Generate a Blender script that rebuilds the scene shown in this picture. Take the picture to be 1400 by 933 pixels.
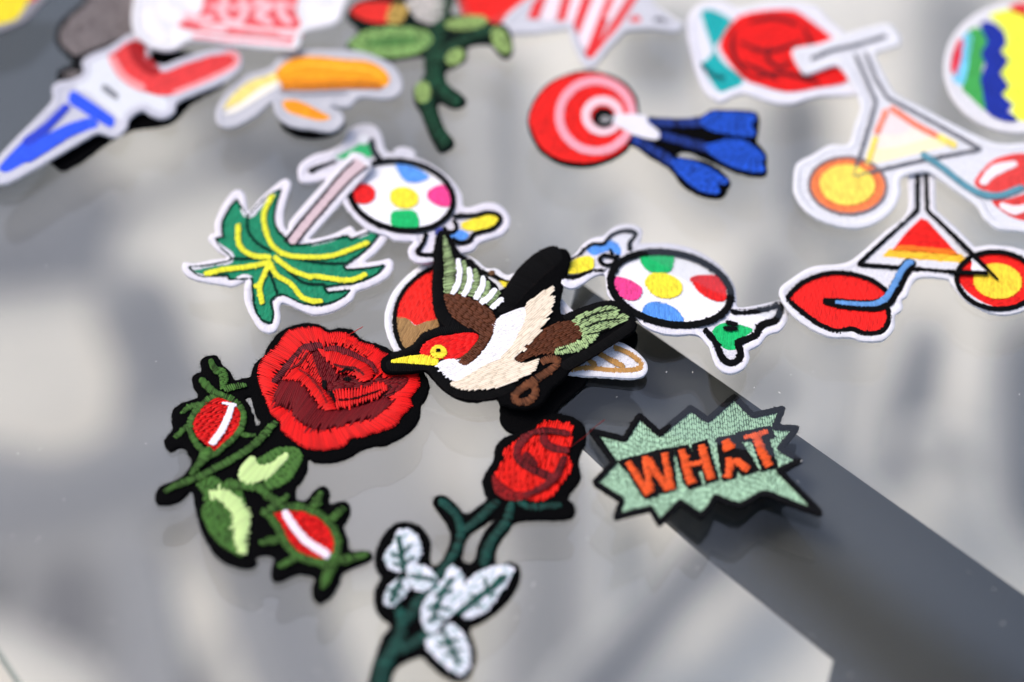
import bpy, bmesh, math, random
import numpy as np
from mathutils import Vector, Matrix
from mathutils.geometry import delaunay_2d_cdt

random.seed(7)
rng = np.random.default_rng(7)
for o in list(bpy.data.objects):
    bpy.data.objects.remove(o)
SC = bpy.context.scene
COL = SC.collection

# ------------------------------------------------------------------ camera
PITCH = math.radians(50.0)
DIST = 0.826
LENS = 85.0
FPX = 1400 * LENS / 36.0
CAM = Vector((0.0, -DIST * math.cos(PITCH), DIST * math.sin(PITCH)))
cd = bpy.data.cameras.new("camera")
cam = bpy.data.objects.new("camera", cd)
COL.objects.link(cam)
cam.location = CAM
cam.rotation_euler = (math.pi / 2 - PITCH, 0, 0)
cd.lens = LENS
cd.sensor_width = 36.0
cd.clip_start = 0.01
cd.clip_end = 200.0
cd.dof.use_dof = True
cd.dof.focus_distance = 0.817
cd.dof.aperture_fstop = 2.7
cd.dof.aperture_blades = 9
SC.camera = cam

# ------------------------------------------------------------------ light
SUN_EL, SUN_AZ = math.radians(58), math.radians(-70)      # azimuth from +Y, clockwise
w = bpy.data.worlds.new("World")
SC.world = w
w.use_nodes = True
nt = w.node_tree
nt.nodes.clear()
sky = nt.nodes.new("ShaderNodeTexSky")
sky.sky_type = 'NISHITA'
sky.sun_disc = False
sky.sun_elevation = SUN_EL
sky.sun_rotation = SUN_AZ
sky.air_density = 1.0
sky.dust_density = 4.0
sky.ozone_density = 1.0
bg = nt.nodes.new("ShaderNodeBackground")
bg.inputs[1].default_value = 0.15
wo = nt.nodes.new("ShaderNodeOutputWorld")
nt.links.new(sky.outputs[0], bg.inputs[0])
nt.links.new(bg.outputs[0], wo.inputs[0])

sd = bpy.data.lights.new("sun", 'SUN')
sd.energy = 0.7
sd.angle = math.radians(25)
sd.color = (1.0, 0.95, 0.88)
sun = bpy.data.objects.new("sun", sd)
COL.objects.link(sun)
sdir = Vector((math.sin(SUN_AZ) * math.cos(SUN_EL), math.cos(SUN_AZ) * math.cos(SUN_EL), math.sin(SUN_EL)))
sun.rotation_euler = sdir.to_track_quat('Z', 'Y').to_euler()
sun.location = sdir * 3

SC.view_settings.view_transform = 'Standard'
SC.view_settings.look = 'None'
SC.view_settings.gamma = 1.0
SC.view_settings.exposure = 0.5
SC.render.engine = 'CYCLES'
SC.cycles.use_denoising = True
SC.cycles.max_bounces = 10
SC.cycles.transparent_max_bounces = 24
SC.cycles.caustics_refractive = False
SC.cycles.caustics_reflective = False
SC.cycles.sample_clamp_indirect = 8.0

# ------------------------------------------------------------------ points: photo pixel -> place on a surface
FWD = Vector((0, math.cos(PITCH), -math.sin(PITCH)))
UP = Vector((0, math.sin(PITCH), math.cos(PITCH)))
_f, _u, _c = np.array(FWD), np.array(UP), np.array(CAM)


def unproject(px, zfun, off=0.0):
    """px (n,2) -> (n,2) x,y of the point of the height field zfun(x,y)+off seen there"""
    px = np.asarray(px, float)
    d = _f[None] + np.outer((px[:, 0] - 700) / FPX, [1.0, 0, 0]) + np.outer((466.5 - px[:, 1]) / FPX, _u)
    z = np.zeros(len(px)) + off
    for _ in range(7):
        t = (z - _c[2]) / d[:, 2]
        xy = _c[None, :2] + d[:, :2] * t[:, None]
        z = zfun(xy[:, 0], xy[:, 1]) + off
    return xy


def on_plane(px, z):
    xy = unproject(np.array(px, float), lambda x, y: np.zeros_like(x), z)
    return xy


# windows in which coordinates were read off: left, top, scale
CROP = {
    'A': (330, 430, 4.443), 'B': (200, 470, 4.24), 'C': (260, 600, 4.058), 'D': (650, 555, 5.489),
    'E': (490, 660, 3.417), 'F': (800, 530, 4.91), 'G': (950, 530, 4.91), 'H': (510, 310, 4.665),
    'I': (510, 430, 6.665), 'J': (650, 330, 3.8875), 'K': (240, 230, 4.055), 'L': (380, 160, 3.455),
    'M': (500, 180, 4.909), 'N': (760, 300, 5.831), 'O': (880, 320, 4.667), 'P': (1060, 230, 3.73),
    'Q': (0, 0, 3.495), 'R': (300, 0, 3.111), 'T': (650, 0, 3.111), 'U': (1000, 0, 3.495),
    'V': (1000, 200, 3.3325), 'W': (0, 0, 1.0), 'Z': (500, 300, 3.455),
}


def parse(s):
    pts, c, sc = [], CROP['W'], 1.0
    for tok in s.split():
        if tok[0] == '@':
            c = CROP[tok[1]]
            sc = c[2]
            continue
        corner = tok.endswith('*')
        x, y = tok.rstrip('*').split(',')
        pts.append((c[0] + float(x) / c[2], c[1] + float(y) / c[2], corner))
    return pts, sc


def hermite(pts, closed, n=6, allcorner=False):
    N = len(pts)
    P = np.array([(p[0], p[1]) for p in pts])
    out = []
    for i in range(N if closed else N - 1):
        a, b = P[i], P[(i + 1) % N]
        if allcorner:
            out.append(a)
            continue
        if pts[i][2] or (not closed and i == 0):
            ta = (b - a)
        else:
            ta = (b - P[i - 1]) / 2
        j = (i + 1) % N
        if pts[j][2] or (not closed and j == N - 1):
            tb = (b - a)
        else:
            tb = (P[(j + 1) % N] - a) / 2
        L = np.linalg.norm(b - a)
        for tt in (ta, tb):
            m = np.linalg.norm(tt)
            if m > 1.3 * L:
                tt *= 1.3 * L / m
        for k in range(n):
            t = k / n
            h00, h10, h01, h11 = 2 * t**3 - 3 * t**2 + 1, t**3 - 2 * t**2 + t, -2 * t**3 + 3 * t**2, t**3 - t**2
            out.append(h00 * a + h10 * ta + h01 * b + h11 * tb)
    if not closed:
        out.append(P[-1])
    return np.array(out)


def curve(s, closed=True, n=6):
    pts, sc = parse(s)
    return hermite(pts, closed, n), sc


def ell(cx, cy, a, b, rot=0, n=48):
    t = np.linspace(0, 2 * math.pi, n, endpoint=False)
    r = math.radians(rot)
    x, y = a * np.cos(t), b * np.sin(t)
    return np.stack([cx + x * math.cos(r) - y * math.sin(r), cy + x * math.sin(r) + y * math.cos(r)], 1)


def ellc(crop, cx, cy, a, b, rot=0, n=48):
    c = CROP[crop]
    return ell(c[0] + cx / c[2], c[1] + cy / c[2], a / c[2], b / c[2], rot, n)


# ------------------------------------------------------------------ materials
MATS = {}


def lin(c):
    return tuple(((v / 255) / 12.92 if v / 255 <= 0.04045 else ((v / 255 + 0.055) / 1.055) ** 2.4) for v in c)


def new_mat(name):
    m = bpy.data.materials.new(name)
    m.use_nodes = True
    n = m.node_tree.nodes
    return m, m.node_tree, n["Principled BSDF"]


def thread_mat(rgb):
    """shiny embroidery thread; each stitch a touch lighter or darker, fine ply twist"""
    key = ('t',) + tuple(rgb)
    if key in MATS:
        return MATS[key]
    m, t, b = new_mat("thread")
    c = lin(rgb)
    geo = t.nodes.new("ShaderNodeNewGeometry")
    mr = t.nodes.new("ShaderNodeMapRange")
    mr.inputs[3].default_value, mr.inputs[4].default_value = (0.96, 1.03) if min(rgb) > 185 else (0.86, 1.06) if min(rgb) > 140 else (0.74, 1.12)
    t.links.new(geo.outputs["Random Per Island"], mr.inputs[0])
    mul = t.nodes.new("ShaderNodeVectorMath")
    mul.operation = 'SCALE'
    mul.inputs[0].default_value = c
    t.links.new(mr.outputs[0], mul.inputs[3])
    t.links.new(mul.outputs[0], b.inputs["Base Color"])
    dark = max(c) < 0.05
    b.inputs["Roughness"].default_value = 0.7 if dark else 0.55
    b.inputs["Specular IOR Level"].default_value = 0.05 if dark else 0.2
    tc = t.nodes.new("ShaderNodeTexCoord")
    no = t.nodes.new("ShaderNodeTexNoise")
    no.inputs["Scale"].default_value = 3800
    no.inputs["Detail"].default_value = 1.0
    t.links.new(tc.outputs["Object"], no.inputs["Vector"])
    bu = t.nodes.new("ShaderNodeBump")
    bu.inputs["Strength"].default_value = 0.35
    bu.inputs["Distance"].default_value = 0.0001
    t.links.new(no.outputs["Fac"], bu.inputs["Height"])
    t.links.new(bu.outputs[0], b.inputs["Normal"])
    MATS[key] = m
    return m


def felt_mat(rgb, rough=0.95):
    key = ('f',) + tuple(rgb)
    if key in MATS:
        return MATS[key]
    m, t, b = new_mat("felt")
    c = lin(rgb)
    tc = t.nodes.new("ShaderNodeTexCoord")
    no = t.nodes.new("ShaderNodeTexNoise")
    no.inputs["Scale"].default_value = 1500
    no.inputs["Detail"].default_value = 4.0
    t.links.new(tc.outputs["Object"], no.inputs["Vector"])
    mr = t.nodes.new("ShaderNodeMapRange")
    mr.inputs[1].default_value, mr.inputs[2].default_value = 0.3, 0.7
    mr.inputs[3].default_value, mr.inputs[4].default_value = 0.75, 1.12
    t.links.new(no.outputs["Fac"], mr.inputs[0])
    mul = t.nodes.new("ShaderNodeVectorMath")
    mul.operation = 'SCALE'
    mul.inputs[0].default_value = c
    t.links.new(mr.outputs[0], mul.inputs[3])
    t.links.new(mul.outputs[0], b.inputs["Base Color"])
    b.inputs["Roughness"].default_value = rough
    b.inputs["Specular IOR Level"].default_value = 0.03
    bu = t.nodes.new("ShaderNodeBump")
    bu.inputs["Strength"].default_value = 0.8
    bu.inputs["Distance"].default_value = 0.0003
    t.links.new(no.outputs["Fac"], bu.inputs["Height"])
    t.links.new(bu.outputs[0], b.inputs["Normal"])
    MATS[key] = m
    return m


def plain_mat(name, rgb, rough=0.5, spec=0.5):
    m, t, b = new_mat(name)
    b.inputs["Base Color"].default_value = lin(rgb) + (1,)
    b.inputs["Roughness"].default_value = rough
    b.inputs["Specular IOR Level"].default_value = spec
    return m


# ------------------------------------------------------------------ mesh helpers
def mesh_np(name, V, F, mat, smooth=True):
    """V (n,3) float, F list of arrays (k,3) / (k,4)"""
    me = bpy.data.meshes.new(name)
    V = np.asarray(V, np.float32)
    me.vertices.add(len(V))
    me.vertices.foreach_set("co", V.ravel())
    loops = np.concatenate([f.ravel() for f in F]).astype(np.int32)
    sizes = np.concatenate([np.full(len(f), f.shape[1]) for f in F]).astype(np.int32)
    me.loops.add(len(loops))
    me.loops.foreach_set("vertex_index", loops)
    me.polygons.add(len(sizes))
    starts = np.concatenate([[0], np.cumsum(sizes)[:-1]]).astype(np.int32)
    me.polygons.foreach_set("loop_start", starts)
    me.polygons.foreach_set("loop_total", sizes)
    me.update(calc_edges=True)
    me.validate()
    if smooth:
        me.polygons.foreach_set("use_smooth", np.ones(len(me.polygons), bool))
    me.materials.append(mat)
    return me


def link(name, me, parent=None, **props):
    o = bpy.data.objects.new(name, me)
    COL.objects.link(o)
    if parent is not None:
        o.parent = parent
    for k, v in props.items():
        o[k] = v
    return o


def area2(P):
    x, y = P[:, 0], P[:, 1]
    return 0.5 * np.sum(x * np.roll(y, -1) - y * np.roll(x, -1))


def ccw(P):
    return P if area2(P) > 0 else P[::-1].copy()


def dedupe(P, eps=1e-5):
    keep = [0]
    for i in range(1, len(P)):
        if np.linalg.norm(P[i] - P[keep[-1]]) > eps:
            keep.append(i)
    if len(keep) > 1 and np.linalg.norm(P[keep[-1]] - P[keep[0]]) <= eps:
        keep.pop()
    return P[keep]


def resample(P, step, closed=True):
    Q = np.vstack([P, P[:1]]) if closed else P
    d = np.linalg.norm(np.diff(Q, axis=0), axis=1)
    s = np.concatenate([[0], np.cumsum(d)])
    n = max(6 if closed else 2, int(round(s[-1] / step)))
    t = np.linspace(0, s[-1], n + (0 if closed else 1), endpoint=not closed)
    return np.stack([np.interp(t, s, Q[:, 0]), np.interp(t, s, Q[:, 1])], 1)


def inset(P, d):
    """push a ccw outline inwards by d (mitre limited)"""
    e = np.roll(P, -1, 0) - P
    e /= np.maximum(np.linalg.norm(e, axis=1), 1e-9)[:, None]
    n = np.stack([-e[:, 1], e[:, 0]], 1)
    m = n + np.roll(n, 1, 0)
    l = np.linalg.norm(m, axis=1)
    m /= np.maximum(l, 1e-6)[:, None]
    k = 1 / np.clip(l / 2, 0.75, 1)
    return P + m * (d * k)[:, None]


def tri_fill(loops, grid=0.004):
    """triangulate the area of closed loops (holes allowed), inner points on a grid -> pts(2d), tris"""
    pts, edges = [], []
    for lp in loops:
        b = len(pts)
        pts += [Vector((float(p[0]), float(p[1]))) for p in lp]
        edges += [(b + i, b + (i + 1) % len(lp)) for i in range(len(lp))]
    allp = np.array([(p.x, p.y) for p in pts])
    if grid:
        lo, hi = allp.min(0), allp.max(0)
        gx, gy = np.meshgrid(np.arange(lo[0] + grid / 2, hi[0], grid), np.arange(lo[1] + grid / 2, hi[1], grid))
        g = np.stack([gx.ravel(), gy.ravel()], 1)
        pts += [Vector((float(p[0]), float(p[1]))) for p in g]
    v, e, f, _, _, _ = delaunay_2d_cdt(pts, edges, [], 1 if len(loops) == 1 else 0, 1e-7)
    v = np.array([(p.x, p.y) for p in v])
    out = []
    F = np.array([t for t in f if len(t) == 3], int)
    cen = v[F].mean(1)
    ins = np.zeros(len(F), bool)
    for lp in loops:
        ins ^= inside(cen, np.asarray(lp))
    F = F[ins]
    a, b, c = v[F[:, 0]], v[F[:, 1]], v[F[:, 2]]
    fl = ((b - a)[:, 0] * (c - a)[:, 1] - (b - a)[:, 1] * (c - a)[:, 0]) < 0
    F[fl] = F[fl][:, ::-1]
    used = np.unique(F)
    mp = np.full(len(v), -1)
    mp[used] = np.arange(len(used))
    return v[used], mp[F]


def inside(pts, poly):
    x, y = pts[:, 0], pts[:, 1]
    r = np.zeros(len(pts), bool)
    a = poly
    b = np.roll(poly, -1, 0)
    for (x0, y0), (x1, y1) in zip(a, b):
        c = ((y0 > y) != (y1 > y))
        with np.errstate(divide='ignore', invalid='ignore'):
            r ^= c & (x < (x1 - x0) * (y - y0) / (y1 - y0 + 1e-18) + x0)
    return r


# ------------------------------------------------------------------ a sewn patch
LAY = 0.00040          # height of one layer of thread
BLACK, WHITE = (9, 9, 10), (236, 234, 238)


class Patch:
    def __init__(self, name, label, zpts, thick=0.0014, rim=0.0007, warp=0.00025, step=0.00072, group=None):
        """zpts: three (px, py, height in mm) at which the top of the backing lies"""
        self.root = bpy.data.objects.new(name, None)
        COL.objects.link(self.root)
        self.root.empty_display_size = 0.01
        self.root['label'] = label
        self.root['category'] = 'patch'
        if group:
            self.root['group'] = group
        self.thick, self.rim, self.step = thick, rim, step
        M, z = [], []
        for x, y, h in zpts:
            p = on_plane([(x, y)], h / 1000)[0]
            M.append((p[0], p[1], 1))
            z.append(h / 1000)
        self.plane = np.linalg.solve(np.array(M), np.array(z))
        self.ph = rng.uniform(0, 6.28, 4)
        self.warp = warp
        self.ground = None
        self.origin = None

    def z(self, x, y):
        a, b, c = self.plane
        ph = self.ph
        wv = np.sin(x * 75 + ph[0] + 1.3 * np.sin(y * 60 + ph[1])) * 0.6 + np.sin(y * 95 + ph[2] - x * 40) * 0.4
        return a * x + b * y + c + self.warp * wv

    def xy(self, px, layer=0, lift=0.00015):
        return unproject(px, self.z, layer * LAY + lift)

    def place(self, xy):
        c = xy.mean(0)
        zb = float(self.z(np.array([c[0]]), np.array([c[1]]))[0]) - self.thick
        self.origin = np.array([c[0], c[1], zb])
        self.root.location = self.origin

    def add(self, name, V, F, mat, parent=None, smooth=True, **props):
        me = mesh_np(name, np.asarray(V) - self.origin, F, mat, smooth)
        return link(name, me, parent or self.root, **props)

    # -- the cut-out backing
    def base(self, s, rgb=BLACK, holes=(), name="felt_backing", under=(150, 148, 140), smooth_n=7, fuzz=0.0, border=None, bw=9.5):
        P = curve(s, True, smooth_n)[0] if isinstance(s, str) else s
        self.ground = (26, 22, 22) if max(rgb) < 60 else None
        loops = [self.xy(P)] + [self.xy(curve(h, True, 6)[0]) for h in holes]
        loops = [dedupe(ccw(resample(l, 0.0011))) for l in loops]
        loops[1:] = [l[::-1].copy() for l in loops[1:]]
        self.place(loops[0])
        t, r = self.thick, self.rim
        V, F = [], []
        base = 0
        prof = [(0.0003, -t), (0.0, -t * 0.82), (0.0, -r), (0.28 * r, -0.3 * r), (r, 0.0)]
        tops = []
        for lp in loops:
            n = len(lp)
            jit = rng.normal(0, 0.00010, n)
            rings = []
            for d, z in prof:
                q = inset(lp, d)
                q = q + (inset(lp, 1e-3) - lp) / 1e-3 * jit[:, None]
                V.append(np.column_stack([q, self.z(q[:, 0], q[:, 1]) + z]))
                rings.append(np.arange(n) + base)
                base += n
            for a, b in zip(rings, rings[1:]):
                F.append(np.stack([a, np.roll(a, -1), np.roll(b, -1), b], 1))
            tops.append(V[-1][:, :2])
        me_side = (np.concatenate(V), F)
        v, f = tri_fill(tops)
        nb = len(me_side[0])
        # weld: the fill reuses the ring's own places (welded below)
        Vt = np.column_stack([v, self.z(v[:, 0], v[:, 1])])
        bot = [V[i * len(prof)][:, :2] for i in range(len(loops))]
        vb, fb = tri_fill(bot)
        Vb = np.column_stack([vb, self.z(vb[:, 0], vb[:, 1]) - t])
        allV = np.concatenate([me_side[0], Vt])
        o = self.add(name, allV, F + [f + nb], felt_mat(rgb))
        bm = bmesh.new()
        bm.from_mesh(o.data)
        bmesh.ops.remove_doubles(bm, verts=bm.verts, dist=2e-6)
        bm.to_mesh(o.data)
        bm.free()
        o.data.polygons.foreach_set("use_smooth", np.ones(len(o.data.polygons), bool))
        self.add("glue_backing", Vb, [fb[:, ::-1]], felt_mat(under))
        if border:
            q = inset(dedupe(resample(ccw(P), 2.0)), bw * 0.46)
            self.stroke("border", q, bw, border, layer=0, closed=True, sp=0.00034, arch=0.0005, jit=0.00003, felt=True)
        if fuzz:
            self.fuzz(loops, rgb, o, fuzz)
        return o

    def fuzz(self, loops, rgb, parent, dens):
        """stray fibres standing off the cut edge"""
        V, F = [], []
        for lp in loops:
            q = resample(lp, 0.00022 / dens)
            nrm = inset(q, -1.0) - q
            nrm /= np.linalg.norm(nrm, axis=1)[:, None]
            for p, n in zip(q, nrm):
                a = rng.normal(0, 0.7)
                d = np.array([n[0] * math.cos(a) - n[1] * math.sin(a), n[0] * math.sin(a) + n[1] * math.cos(a)])
                L = abs(rng.normal(0.0008, 0.0005))
                z0 = float(self.z(p[0], p[1])) - self.thick * rng.uniform(0.0, 0.7)
                side = np.array([-d[1], d[0]]) * 0.000045
                b = len(V)
                V += [(*(p + side - d * 0.0003), z0), (*(p - side - d * 0.0003), z0), (*(p + d * L), z0 + rng.normal(0, 0.0002))]
                F.append((b, b + 1, b + 2))
        self.add("fuzz", np.array(V), [np.array(F)], felt_mat(rgb), parent, False, kind='stuff')

    # -- threads
    def threads(self, seg, layer, rgb, parent, width, arch, name="stitching"):
        seg = np.asarray(seg, float)
        arch = min(arch, 0.00042)
        n = len(seg)
        if n == 0:
            return
        p, q = seg[:, :2], seg[:, 2:]
        d = q - p
        L = np.maximum(np.linalg.norm(d, axis=1), 1e-6)
        u = d / L[:, None]
        s = np.stack([-u[:, 1], u[:, 0]], 1) * (width * 0.56)
        K = 5
        ts = np.array([0, 0.16, 0.5, 0.84, 1.0])
        prof = np.array([0.0, 0.7, 1.0, 0.7, 0.0])
        bow = rng.normal(0, 0.05, n) * width
        ht = layer * LAY + rng.normal(0, 0.00004, n) + 0.00009
        V = np.zeros((n, K, 3, 3))
        for k in range(K):
            c = p + d * ts[k] + (s / width) * (bow * math.sin(math.pi * ts[k]))[:, None]
            zz = self.z(c[:, 0], c[:, 1]) + ht + np.minimum(arch, 0.25 * L + 0.00008) * prof[k]
            for j, (sd_, dz) in enumerate(((-1, -0.42), (0, 0.0), (1, -0.42))):
                wk = 0.75 if k in (0, K - 1) else 1.0
                V[:, k, j, :2] = c + s * sd_ * wk
                V[:, k, j, 2] = zz + dz * width * 0.9
        idx = np.arange(n * K * 3).reshape(n, K, 3)
        F = []
        for k in range(K - 1):
            for j in range(2):
                F.append(np.stack([idx[:, k, j], idx[:, k + 1, j], idx[:, k + 1, j + 1], idx[:, k, j + 1]], 1))
        F = [np.concatenate(F)[:, ::-1]]
        self.add(name, V.reshape(-1, 3), F, thread_mat(rgb), parent, True, kind='stuff')

    def fill(self, name, s, rgb, ang=90, layer=0, sp=None, ln=0.0032, under=None, holes=(), arch=0.0002, width=None, jit=0.00012, smooth=6, label=None):
        """rows of short stitches over an area; ang in degrees as seen in the photograph"""
        if under is None and self.ground and max(rgb) < 215:
            under = self.ground
        P = curve(s, True, smooth)[0] if isinstance(s, str) else s
        loops = [dedupe(self.xy(P, layer))] + [dedupe(self.xy(curve(h, True, 6)[0] if isinstance(h, str) else h, layer)) for h in holes]
        v, f = tri_fill([dedupe(resample(l, 0.0012)) for l in loops])
        ub = layer * LAY + 0.00004
        props = {'label': label} if label else {}
        o = self.add(name, np.column_stack([v, self.z(v[:, 0], v[:, 1]) + ub]), [f],
                     thread_mat(rgb) if under is None else felt_mat(under), **props)
        sp = sp or self.step
        a = math.radians(ang)
        dv = np.array([math.cos(a), math.sin(a) / math.sin(PITCH)])
        dv /= np.linalg.norm(dv)
        nv = np.array([-dv[1], dv[0]])
        seg = []
        lo = min((l @ nv).min() for l in loops)
        hi = max((l @ nv).max() for l in loops)
        row = 0
        y = lo + sp * 0.5
        while y < hi:
            xs = []
            for l in loops:
                t, w_ = l @ dv, l @ nv
                t2, w2 = np.roll(t, -1), np.roll(w_, -1)
                c = (w_ > y) != (w2 > y)
                xs += list(t[c] + (y - w_[c]) / (w2[c] - w_[c]) * (t2[c] - t[c]))
            xs.sort()
            for a0, b0 in zip(xs[::2], xs[1::2]):
                a0 -= abs(rng.normal(0, jit))
                b0 += abs(rng.normal(0, jit))
                if b0 - a0 < 0.0003:
                    continue
                x = a0
                first = ln * ((row * 0.37) % 1.0) * 0.8 + 0.3 * ln
                while x < b0 - 1e-6:
                    e = x + first * rng.uniform(0.88, 1.12)
                    first = ln
                    if b0 - e < 0.35 * ln:
                        e = b0
                    yy, y2 = y + rng.normal(0, sp * 0.10), y + rng.normal(0, sp * 0.10)
                    A, B = dv * x + nv * yy, dv * e + nv * y2
                    seg.append((*A, *B))
                    x = e
            row += 1
            y += sp
        self.threads(seg, layer, rgb, o, width or sp * 0.92, arch)
        return o

    def satin_xy(self, name, A, B, rgb, layer, sp, under, arch, closed, jit, width, skip=0.0, label=None, jitb=None):
        if under is None and self.ground and max(rgb) < 215:
            under = self.ground
        m = (A + B) / 2
        dm = np.maximum(np.linalg.norm(np.diff(A, axis=0), axis=1), np.linalg.norm(np.diff(B, axis=0), axis=1))
        s = np.concatenate([[0], np.cumsum(dm)])
        n = max(3, int(s[-1] / sp))
        t = (np.arange(n) + 0.5) / n * s[-1]
        ia = np.stack([np.interp(t, s, A[:, 0]), np.interp(t, s, A[:, 1])], 1)
        ib = np.stack([np.interp(t, s, B[:, 0]), np.interp(t, s, B[:, 1])], 1)
        ub = layer * LAY + 0.00004
        nA = len(A)
        C = (A + B) / 2
        V = np.concatenate([np.column_stack([X, self.z(X[:, 0], X[:, 1]) + ub + dz]) for X, dz in ((A, 0), (C, arch * 0.5 if under is None else 0), (B, 0))])
        i = np.arange(nA - 1)
        F = np.concatenate([np.stack([i, i + 1, i + 1 + nA, i + nA], 1), np.stack([i + nA, i + 1 + nA, i + 1 + 2 * nA, i + 2 * nA], 1)])
        # which way up
        e1 = V[F[:, 1]] - V[F[:, 0]]
        e2 = V[F[:, 3]] - V[F[:, 0]]
        if np.median(np.cross(e1, e2)[:, 2]) < 0:
            F = F[:, ::-1]
        props = {'label': label} if label else {}
        o = self.add(name, V, [F], thread_mat(rgb) if under is None else felt_mat(under), **props)
        d = ib - ia
        L = np.linalg.norm(d, axis=1)
        u = d / np.maximum(L, 1e-6)[:, None]
        ia = ia - u * np.abs(rng.normal(0, jit, n))[:, None]
        ib = ib + u * (np.abs(rng.normal(0, jit, n)) if jitb is None else rng.normal(0, jitb, n))[:, None]
        seg = np.column_stack([ia, ib])
        ok = L > 0.0003
        if skip:
            ok &= rng.random(n) > skip
        self.threads(seg[ok], layer, rgb, o, width or sp * 0.92, arch)
        return o

    def satin(self, name, a, b, rgb, layer=0, sp=None, under=None, arch=0.00035, closed=False, jit=0.00015, width=None, skip=0.0, n=8, label=None, jitb=None):
        """stitches laid side by side from curve a to curve b (same number of points)"""
        pa, pb = parse(a)[0], parse(b)[0]
        assert len(pa) == len(pb), (name, len(pa), len(pb))
        A, B = hermite(pa, closed, n), hermite(pb, closed, n)
        if closed:
            A, B = np.vstack([A, A[:1]]), np.vstack([B, B[:1]])
        return self.satin_xy(name, self.xy(A, layer), self.xy(B, layer), rgb, layer, sp or self.step, under, arch, closed, jit, width, skip, label, jitb)

    def stroke(self, name, s, w, rgb, layer=1, sp=None, closed=False, arch=0.00011, jit=0.0002, under=None, caps=(1, 1), width=None, skew=0.25, label=None, felt=False):
        """satin column along a path; w (or a list of widths) in the pixels of the window used last"""
        if isinstance(s, str):
            P, sc = curve(s, closed, 8)
        else:
            P, sc = s, 1.0
        w = np.atleast_1d(np.asarray(w, float)) / sc
        if closed:
            P = np.vstack([P, P[:1]])
        d = np.linalg.norm(np.diff(P, axis=0), axis=1)
        sl = np.concatenate([[0], np.cumsum(d)])
        n = max(4, int(sl[-1] / 2.0))
        t = np.linspace(0, sl[-1], n + 1)
        P = np.stack([np.interp(t, sl, P[:, 0]), np.interp(t, sl, P[:, 1])], 1)
        if closed:
            e = np.roll(P[:-1], -1, 0) - np.roll(P[:-1], 1, 0)
            e = np.vstack([e, e[:1]])
        else:
            e = np.gradient(P, axis=0)
        e /= np.maximum(np.linalg.norm(e, axis=1), 1e-9)[:, None]
        nn = np.stack([-e[:, 1], e[:, 0]], 1)
        ww = np.interp(t / sl[-1], np.linspace(0, 1, len(w)), w) / 2
        if not closed:
            for k, dist in ((0, t), (1, sl[-1] - t)):
                if caps[k]:
                    x = np.clip(1 - dist / np.maximum(ww, 1e-6), 0, 1)
                    ww = ww * np.sqrt(np.clip(1 - 0.75 * x ** 2, 0.06, 1))
        sk = 0 if closed else skew
        A = P + nn * ww[:, None] + e * (ww * sk)[:, None]
        B = P - nn * ww[:, None] - e * (ww * sk)[:, None]
        return self.satin_xy(name, self.xy(A, layer), self.xy(B, layer), rgb, layer, sp or self.step, under, arch, closed, jit, width, 0, label)

    def loose(self, name, s, rgb, r=0.00025, z=(0.001, 0.003)):
        """a loose end of thread lying across the patch"""
        P = curve(s, False, 8)[0]
        xy = self.xy(P, 2)
        zz = self.z(xy[:, 0], xy[:, 1]) + np.linspace(z[0], z[1], len(xy))
        V, F = [], []
        n = len(xy)
        for i in range(n):
            for k in range(6):
                a = k * math.pi / 3
                V.append((xy[i, 0] + r * math.cos(a) * 0.7, xy[i, 1] + r * math.cos(a) * 0.7, zz[i] + r * math.sin(a)))
        for i in range(n - 1):
            for k in range(6):
                F.append((i * 6 + k, i * 6 + (k + 1) % 6, (i + 1) * 6 + (k + 1) % 6, (i + 1) * 6 + k))
        self.add(name, np.array(V), [np.array(F)], thread_mat(rgb))

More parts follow.
